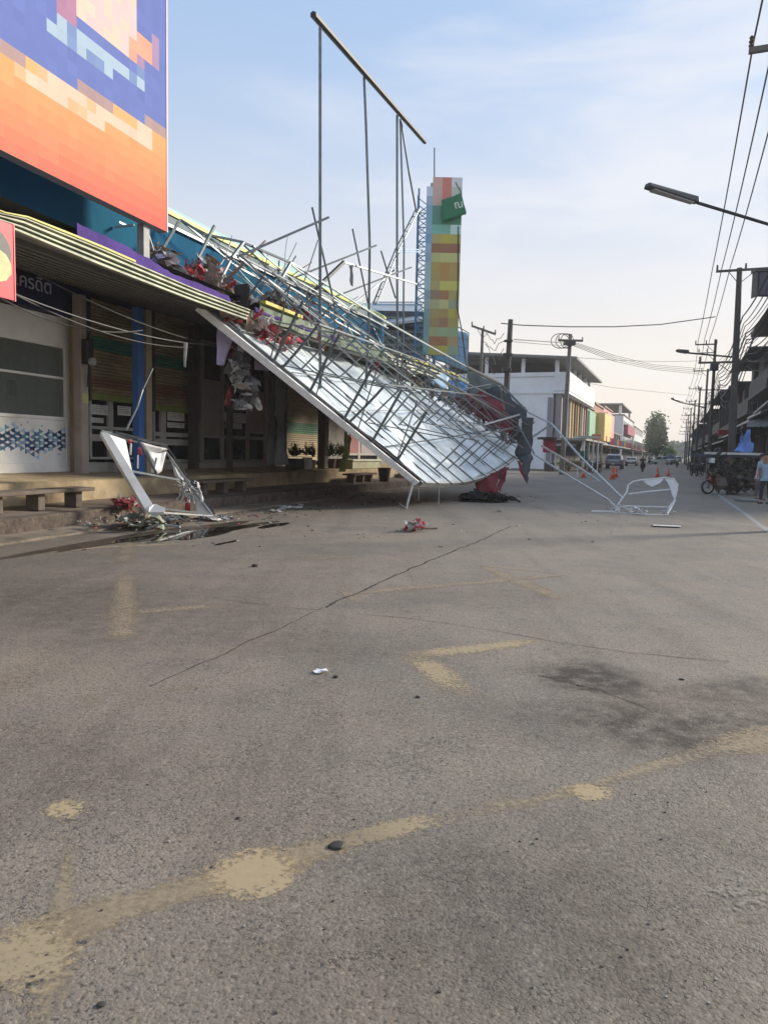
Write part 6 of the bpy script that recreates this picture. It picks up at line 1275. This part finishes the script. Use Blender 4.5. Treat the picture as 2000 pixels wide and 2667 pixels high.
# ============================================================ VEHICLES, RIDERS, PEOPLE
TYRE = RUBBER; RIM = mat('wheel rim', (.35, .35, .35), .35, .7)
def place(o, loc, rz): o.location = loc; o.rotation_euler = (0, 0, rz)
def car(paint, label, kind='suv', L=4.7, Wd=1.85, Hh=1.75, nm='parked_car', cat='car', grp=None):
    o = thing(nm, label, cat, (0, 0, 0), grp); h = Hh; w2 = Wd/2
    if kind == 'suv': pr = [(-L/2, .45), (-L/2, 1.0), (-L/2+.12, 1.08), (-L/2+.35, h-.08), (-L/2+.9, h), (.3, h), (1.05, 1.12), (L/2-.1, .95), (L/2, .8), (L/2, .4)]
    elif kind == 'pickup': pr = [(-L/2, .5), (-L/2, 1.05), (-.7, 1.08), (-.55, h-.05), (-.2, h), (.5, h), (1.2, 1.1), (L/2-.1, .95), (L/2, .8), (L/2, .45)]
    else: pr = [(-L/2, .35), (-L/2, .9), (-L/2+.6, .95), (-L/2+1.2, h-.05), (-.2, h), (.4, h-.02), (1.25, .92), (L/2-.1, .8), (L/2, .65), (L/2, .3)]
    m = MB(); k = len(pr); vs = []
    belt = 1.05 if kind != 'sedan' else .92
    for sx_ in (-1, 1):
        for (y, z) in pr: vs.append((sx_*w2*(1 if z <= belt+.04 else .84), y, z))
    m.add(vs, [tuple(range(k))[::-1], tuple(range(k, 2*k))]+[(i, (i+1) % k, (i+1) % k+k, i+k) for i in range(k)]); m.build('body', paint, o, .05)
    # windows
    for y0_, y1_, nm_ in ((-L/2+.3, 0, 'rear'), (0, 0, 'x')):
        pass
    a, b = (pr[2], pr[3]) if kind != 'pickup' else (pr[2], pr[3])
    if kind == 'sedan': a, b = pr[2], pr[3]
    m = MB(); f = lambda t: (a[0]+(b[0]-a[0])*t-.03, a[1]+(b[1]-a[1])*t); (ya, za), (yb, zb_) = f(.18), f(.86)
    m.add([(-w2*.86, ya, za), (w2*.86, ya, za), (w2*.74, yb, zb_), (-w2*.74, yb, zb_)], [(0, 1, 2, 3)]); m.build('rear_window', GLASS, o, solid=.02)
    m = MB(); c_ = pr[5]; d_ = pr[6]; m.add([(-w2*.74, c_[0]+.08, c_[1]-.06), (w2*.74, c_[0]+.08, c_[1]-.06), (w2*.86, d_[0]-.02, d_[1]+.04), (-w2*.86, d_[0]-.02, d_[1]+.04)], [(0, 1, 2, 3)]); m.build('windscreen', GLASS, o, solid=.03)
    for sx_ in (-1, 1):
        m = MB(); y0_ = b[0]+.12; y1_ = c_[0]; x0_ = sx_*(w2*.99+.0); x1_ = sx_*(w2*.85)
        m.add([(x0_, y0_-.2, belt+.07), (x0_, d_[0]-.25, belt+.07), (x1_, y1_-.02, h-.12), (x1_, y0_+.05, h-.12)], [(0, 1, 2, 3)]); m.build('side_window', GLASS, o, solid=.02)
        for y in (-L/2+.85, L/2-.85):
            m = MB(); m.wheel((sx_*(w2-.1), y, .34), .34, .22); wh = m.build('wheel', TYRE, o); m = MB(); m.wheel((sx_*(w2-.02), y, .34), .2, .09); m.build('rim', RIM, wh)
        m = MB(); m.box((sx_*(w2-.14), -L/2-.01, .92 if kind != 'sedan' else .75), (.16, .05, .26)); m.build('tail_light', mat('tail light red', (.35, .02, .02), .3), o)
        m = MB(); m.box((sx_*(w2-.22), L/2+.0, .72), (.3, .05, .15)); m.build('headlight', mat('headlight clear', (.6, .6, .6), .1), o)
        m = MB(); m.box((sx_*(w2+.1), .75, 1.1), (.18, .08, .13)); m.build('mirror', paint, o, .02)
    for y, nm_ in ((-L/2-.05, 'rear_bumper'), (L/2+.03, 'front_bumper')): m = MB(); m.box((0, y, .5), (Wd*.96, .16, .24)); m.build(nm_, mat('bumper dark', (.04, .04, .042), .5), o, .03)
    m = MB(); m.box((0, -L/2-.14, .62), (.38, .01, .12)); m.build('number_plate', WHITE, o)
    return o
SILV = mat('silver paint', (.26, .28, .31), .3, .5, .05, 1); PWH = mat('pale car paint', (.62, .64, .66), .3, .1, .03, 1)
az = -math.atan2(.39, 1)
c = car(SILV, 'silver grey suv driving away beyond the orange cones'); place(c, Vector(G(1613, 1222))+Vector((0, 2, 0)), az)
c = car(PWH, 'white sedan ahead of the silver suv', 'sedan', 4.5, 1.75, 1.45); g = G(1654, 1214); place(c, g+Vector((0, 2, 0)), az)
c = car(mat('pale green grey paint', (.35, .38, .34), .35, .2), 'small pale pickup parked under the street tree', 'pickup', 5, 1.8, 1.7); place(c, D(1722, 1200, 150)*1.0-Vector((0, 0, D(1722, 1200, 150).z)), az+1.1)
c = car(PWH, 'distant white van in the middle of the far street', 'suv', 4.8, 1.9, 2.1, 'van', 'van'); g = D(1745, 1198, 170); g.z = .01; place(c, g, az+math.pi)
c = car(mat('grey blue paint', (.2, .22, .25), .35, .2), 'far blue grey car right of the white van', 'sedan'); g = D(1765, 1198, 210); g.z = .01; place(c, g, az)

def motorbike(paint, label, grp='motorcycles', nm='motorcycle'):
    o = thing(nm, label, 'motorcycle', (0, 0, 0), grp)
    for y, nn_ in ((.62, 'front'), (-.62, 'rear')):
        m = MB(); m.wheel((0, y, .30), .30, .09, n=24, rin=.235); wh = m.build('wheel', TYRE, o)
        m = MB(); m.wheel((0, y, .30), .24, .05, n=24, rin=.21); m.wheel((0, y, .30), .06, .10)
        for k in range(8): a = k*math.pi/4; m.beam(Vector((0, y, .3)), Vector((0, y+math.cos(a)*.22, .3+math.sin(a)*.22)), .010)
        m.build('rim', RIM, wh)
    m = MB(); m.path([(0, .62, .30), (0, .48, .68), (0, .40, .95)], .035, 6); m.build('fork', STEEL, o)
    m = MB(); m.path([(-.33, .26, 1.02), (-.2, .36, 1.0), (0, .40, .98), (.2, .36, 1.0), (.33, .26, 1.02)], .016, 6); m.build('handlebar', STEEL_D, o)
    m = MB(); m.add([(sx_*w_, y, z) for sx_ in (-1, 1) for (y, z, w_) in ((.50, .95, .10), (.56, .55, .14), (.30, .30, .13), (.18, .34, .13), (.26, .70, .12), (.30, .98, .09))], [(0, 1, 2, 3, 4, 5), (11, 10, 9, 8, 7, 6)]+[(i, i+6, (i+1) % 6+6, (i+1) % 6) for i in range(6)]); m.build('front_fairing', paint, o, .02)
    m = MB(); m.add([(sx_*w_, y, z) for sx_ in (-1, 1) for (y, z, w_) in ((.05, .36, .10), (-.05, .62, .11), (-.78, .80, .08), (-.80, .70, .08), (-.45, .42, .13))], [(0, 1, 2, 3, 4), (9, 8, 7, 6, 5)]+[(i, i+5, (i+1) % 5+5, (i+1) % 5) for i in range(5)]); m.build('body', paint, o, .02)
    m = MB(); m.path([(0, .02, .70), (0, -.3, .74), (0, -.7, .83)], .11, 8); m.build('seat', mat('seat black', (.02, .02, .02), .6), o)
    m = MB(); m.box((0, .53, .98), (.16, .09, .14)); m.build('headlight', mat('headlight clear', (.6, .6, .6), .1), o, .02)
    m = MB(); m.box((0, -.84, .76), (.12, .04, .07)); m.build('tail_light', mat('tail light red', (.35, .02, .02), .3), o)
    m = MB(); m.path([(.10, .0, .30), (.14, -.3, .24), (.15, -.8, .34)], .04, 7); m.build('exhaust', STEEL_L, o)
    m = MB(); m.box((0, -.02, .36), (.2, .4, .22)); m.build('engine', STEEL_D, o, .02)
    m = MB()
    for sx_ in (-1, 1): m.beam(Vector((sx_*.28, .30, 1.02)), Vector((sx_*.32, .32, 1.2)), .006); m.wheel((sx_*.32, .32, 1.22), .05, .015, Vector((0, 1, 0)), 10)
    m.build('mirror', STEEL_D, o)
    return o
BKP = mat('black paint', (.02, .02, .022), .3); RDP = mat('red paint', (.28, .015, .025), .35)
mbk = motorbike(RDP, 'red motorcycle with a spoked wheel parked sideways by the stall'); g = G(1845, 1287); place(mbk, g+Vector((.60, .2, 0)), math.pi/2+.12)
proto = motorbike(BKP, 'dark motorcycle parked by the right kerb beyond the red one')
spots = [(1806, 1240, .3, None), (1822, 1238, -.3, 'second dark motorcycle in the row by the right kerb'), (1836, 1236, .5, 'third dark motorcycle, half hidden behind the stall'), (1552, 1231, 2.7, 'dark motorcycle parked by the green stall on the left'), (1536, 1229, -2.9, 'dark motorcycle behind its twin near the left stalls'), (1672, 1229, 0, 'black motorcycle ridden right of the white sedan'), (1762, 1217, 3.1, 'far motorcycle coming towards the camera'), (1690, 1210, .1, 'far motorcycle under the street tree'), (1793, 1225, .2, 'small dark motorcycle at the far right kerb'), (1900, 1268, 1.2, 'dark motorcycle wheelbase standing under the food stall')]
bikes = []
for i, (x, y, rz, lb) in enumerate(spots):
    o = proto if i == 0 else copy_tree(proto)
    if lb: o['label'] = lb
    g = G(x, y); place(o, g, az+rz); bikes.append(o)

SKIN = mat('skin', (.32, .19, .13), .6, 0, .05, 4); HAIR = mat('black hair', (.012, .011, .01), .6)
def skin_obj(name, verts, edges, radii, m, parent, root=0, lv=1):
    me = bpy.data.meshes.new(name); me.from_pydata(verts, edges, []); me.materials.append(m); o = bpy.data.objects.new(name, me); COL.objects.link(o)
    md = o.modifiers.new('skin', 'SKIN'); md.use_smooth_shade = True
    if not me.skin_vertices: 
        me.attributes.new('x', 'FLOAT', 'POINT')
    sv = me.skin_vertices[0].data if me.skin_vertices else None
    if sv:
        for i, r in enumerate(radii): sv[i].radius = (r, r) if not isinstance(r, tuple) else r; sv[i].use_root = (i == root)
    s_ = o.modifiers.new('sub', 'SUBSURF'); s_.levels = lv; s_.render_levels = lv
    if parent: o.parent = parent
    return o
def person(label, shirt, trousers, pose='stand', grp=None, hold=False):
    o = thing('person', label, 'person', (0, 0, 0), grp); V = []; E_ = []; Rr = []
    def v(p, r, link=None): V.append(p); Rr.append(r); i = len(V)-1; (link is not None) and E_.append((link, i)); return i
    sit = pose == 'ride'
    pz = .95 if not sit else .84
    dy = 0 if not sit else -.05
    J = {}
    J['pel'] = v((0, dy, pz), (.145, .11)); J['sp'] = v((0, dy+.02, pz+.2), (.13, .10), J['pel']); J['ch'] = v((0, dy+.05, pz+.42), (.155, .11), J['sp']); J['nk'] = v((0, dy+.07, pz+.56), .055, J['ch'])
    J['hd'] = v((0, dy+.09, pz+.66), (.075, .085), J['nk']); J['tp'] = v((0, dy+.09, pz+.76), (.078, .09), J['hd']); J['ns'] = v((0, dy+.19, pz+.66), .014, J['hd'])
    for sx_ in (-1, 1):
        sh_ = v((sx_*.18, dy+.05, pz+.48), .058, J['ch'])
        if sit: el = v((sx_*.25, dy+.22, pz+.25), .042, sh_); wr = v((sx_*.27, dy+.42, pz+.20), .028, el); hd_ = Vector((0, .07, -.01))
        elif hold: el = v((sx_*.23, dy+.08, pz+.20), .042, sh_); wr = v((sx_*.15, dy+.30, pz+.18), .028, el); hd_ = Vector((0, .07, 0))
        else: el = v((sx_*.24, dy+.03, pz+.20), .042, sh_); wr = v((sx_*.25, dy+.10, pz-.04), .028, el); hd_ = Vector((0, .01, -.075))
        J['el%d' % sx_] = el; J['sh%d' % sx_] = sh_
        wp = Vector(V[wr]); pm_ = v(tuple(wp+hd_), .030, wr)
        for k in range(4): off_ = Vector((0, .018*(k-1.5), 0)) if not (sit or hold) else Vector((.018*(k-1.5), 0, 0)); f1 = v(tuple(wp+hd_*1.6+off_*1.2), .009, pm_); v(tuple(wp+hd_*(2.0+.15*math.sin(k*1.2))+off_*1.1+Vector((0, .012, -.012))), .008, f1)
        t1 = v(tuple(wp+hd_*.9+Vector((-sx_*.03, .02, 0))), .010, wr); v(tuple(wp+hd_*1.4+Vector((-sx_*.045, .03, 0))), .009, t1)
        if sit: hp = v((sx_*.10, dy+.04, pz-.04), .085, J['pel']); kn = v((sx_*.19, dy+.42, pz-.14), .058, hp); an = v((sx_*.17, dy+.30, pz-.52), .038, kn)
        else: hp = v((sx_*.095, dy, pz-.10), .085, J['pel']); kn = v((sx_*.11, dy+.03+.05*sx_, .50), .058, hp); an = v((sx_*.12, dy-.01+.06*sx_, .09), .038, kn)
        J['kn%d' % sx_] = kn; J['an%d' % sx_] = an; J['hp%d' % sx_] = hp
        a_ = Vector(V[an]); v(tuple(a_+Vector((0, .16, -.05))), .032, an)
    skin_obj('body', list(V), list(E_), list(Rr), SKIN, o)
    J['lo'] = len(V); V.append((0, dy, pz-.10)); Rr.append((.15, .115)); J['hi'] = len(V); V.append((0, dy, pz+.10)); Rr.append((.135, .105))
    def sub(name, keys, links, m, add=.014, cut=None):
        vv = [V[J[k]] for k in keys]; rr_ = []
        for k in keys: q = Rr[J[k]]; rr_.append(tuple(x+add for x in q) if isinstance(q, tuple) else q+add)
        if cut:
            for k, f in cut.items(): a, b = links_map[k]; i = keys.index(k); vv[i] = tuple(Vector(V[J[a]]).lerp(Vector(V[J[b]]), f))
        skin_obj(name, vv, [(keys.index(a), keys.index(b)) for a, b in links], rr_, m, o)
    links_map = {'el1': ('sh1', 'el1'), 'el-1': ('sh-1', 'el-1'), 'an1': ('kn1', 'an1'), 'an-1': ('kn-1', 'an-1')}
    sub('shirt', ['pel', 'sp', 'ch', 'sh1', 'sh-1', 'el1', 'el-1', 'lo'], [('lo', 'pel'), ('pel', 'sp'), ('sp', 'ch'), ('ch', 'sh1'), ('ch', 'sh-1'), ('sh1', 'el1'), ('sh-1', 'el-1')], shirt, .024, {'el1': .8, 'el-1': .8})
    sub('trousers', ['pel', 'hp1', 'hp-1', 'kn1', 'kn-1', 'an1', 'an-1', 'hi'], [('hi', 'pel'), ('pel', 'hp1'), ('pel', 'hp-1'), ('hp1', 'kn1'), ('hp-1', 'kn-1'), ('kn1', 'an1'), ('kn-1', 'an-1')], trousers, .014, {'an1': .92, 'an-1': .92})
    h = MB(); hz = Vector((0, dy+.08, pz+.71)); vs = []; n = 10
    for i in range(6):
        ph = i/5*1.75
        for j in range(n): t = 2*math.pi*j/n; rr_ = math.sin(ph); front = math.sin(t) > .3 and i >= 4; vs.append(hz+Vector((math.cos(t)*rr_*.094, math.sin(t)*rr_*.11-.008-(0.03 if front else 0), math.cos(ph)*.115+(.03 if front else 0))))
    h.add(vs, [(i*n+j, i*n+(j+1) % n, (i+1)*n+(j+1) % n, (i+1)*n+j) for i in range(5) for j in range(n)])
    h.build('hair' if not sit else 'helmet', HAIR if not sit else mat('helmet', (.12, .12, .13), .3), o, smooth=True)
    for sx_ in (-1, 1): m = MB(); m.lathe([(.001, -.008), (.008, 0), (.001, .008)], (sx_*.03, dy+.168, pz+.675), 6); m.build('eye', HAIR, o)
    if not sit:
        for sx_ in (-1, 1): a_ = Vector(V[J['an%d' % sx_]]); m = MB(); m.box(a_+Vector((0, .06, -.06)), (.09, .26, .06)); m.build('shoe', DK, o, .02)
    return o
LBL = mat('light blue shirt', s2l(150, 175, 195), .8); WSH = mat('white shirt', (.55, .56, .57), .8); NVY = mat('navy trousers', (.02, .025, .045), .8); GRY = mat('grey trousers', (.12, .12, .12), .8)
p = person('person standing at the right edge in a light blue shirt and dark trousers', LBL, NVY); g = G(1990, 1312); place(p, g, math.pi*.75)
p = person('person in a pale grey shirt and grey trousers just left of the one in blue', WSH, GRY, hold=True); g = G(1972, 1302); place(p, g, -math.pi*.6)
p = person('person in a dark shirt bending over the stall counter', DK, GRY, hold=True); g = G(1940, 1268); place(p, g, math.pi*.1)
p = person('person in a white shirt behind the stall panel', WSH, NVY); g = G(1868, 1252); place(p, g, math.pi*.8)
for i, (k, lb, sh1) in enumerate(((5, 'rider in dark clothes and helmet right of the white sedan', BKP), (6, 'far rider in a white shirt coming towards the camera', WSH), (7, 'far rider under the street tree', GRY))):
    p = person(lb, sh1, NVY, 'ride'); p.location = bikes[k].location; p.rotation_euler = bikes[k].rotation_euler
# cones
def cone(label):
    o = thing('traffic_cone', label, 'traffic cone', (0, 0, 0), 'orange cones across the far road')
    m = MB(); m.box((0, 0, .025), (.42, .42, .05)); m.build('base', mat('cone base', (.55, .08, .04), .6), o, .01)
    m = MB(); m.lathe([(.15, .051), (.115, .30), (.075, .55), (.03, .80), (.02, .82)], (0, 0, 0), 18); m.build('cone_body', mat('cone orange', (.85, .10, .04), .5), o, smooth=True)
    m = MB(); m.lathe([(.122, .28), (.094, .44)], (0, 0, 0), 18); m.build('band', mat('cone band', (.6, .25, .22), .5), o); return o
cproto = cone('leftmost orange cone, half behind the white struts')
for i, (x, y, lb) in enumerate(((1518, 1244, None), (1594, 1248, 'orange cone standing behind the silver suv'), (1603, 1243, 'orange cone touching the one behind the suv'), (1711, 1243, 'orange cone just left above the torn white cloth'), (1739, 1240, 'rightmost small orange cone'))):
    o = cproto if i == 0 else copy_tree(cproto)
    if lb: o['label'] = lb
    g = G(x, y); o.location = g; s_ = (.9, 1.02, .9, .95, .8)[i]; o.scale = (s_, s_, s_)
# ============================================================ HAZE
HZ = 0.0007
if HZ:
    hm = bpy.data.materials.new('haze'); hm.use_nodes = True; t = hm.node_tree; t.nodes.clear(); out = t.nodes.new('ShaderNodeOutputMaterial'); pv = t.nodes.new('ShaderNodeVolumePrincipled')
    pv.inputs['Color'].default_value = (.97, .97, .97, 1); pv.inputs['Density'].default_value = HZ; pv.inputs['Anisotropy'].default_value = .2; t.links.new(pv.outputs[0], out.inputs['Volume'])
    m_ = MB(); m_.box((0, 400, 7.5), (2800, 2800, 19)); o = m_.build('haze', hm); tag(o, 'thin morning haze filling the street', None, None, 'stuff')
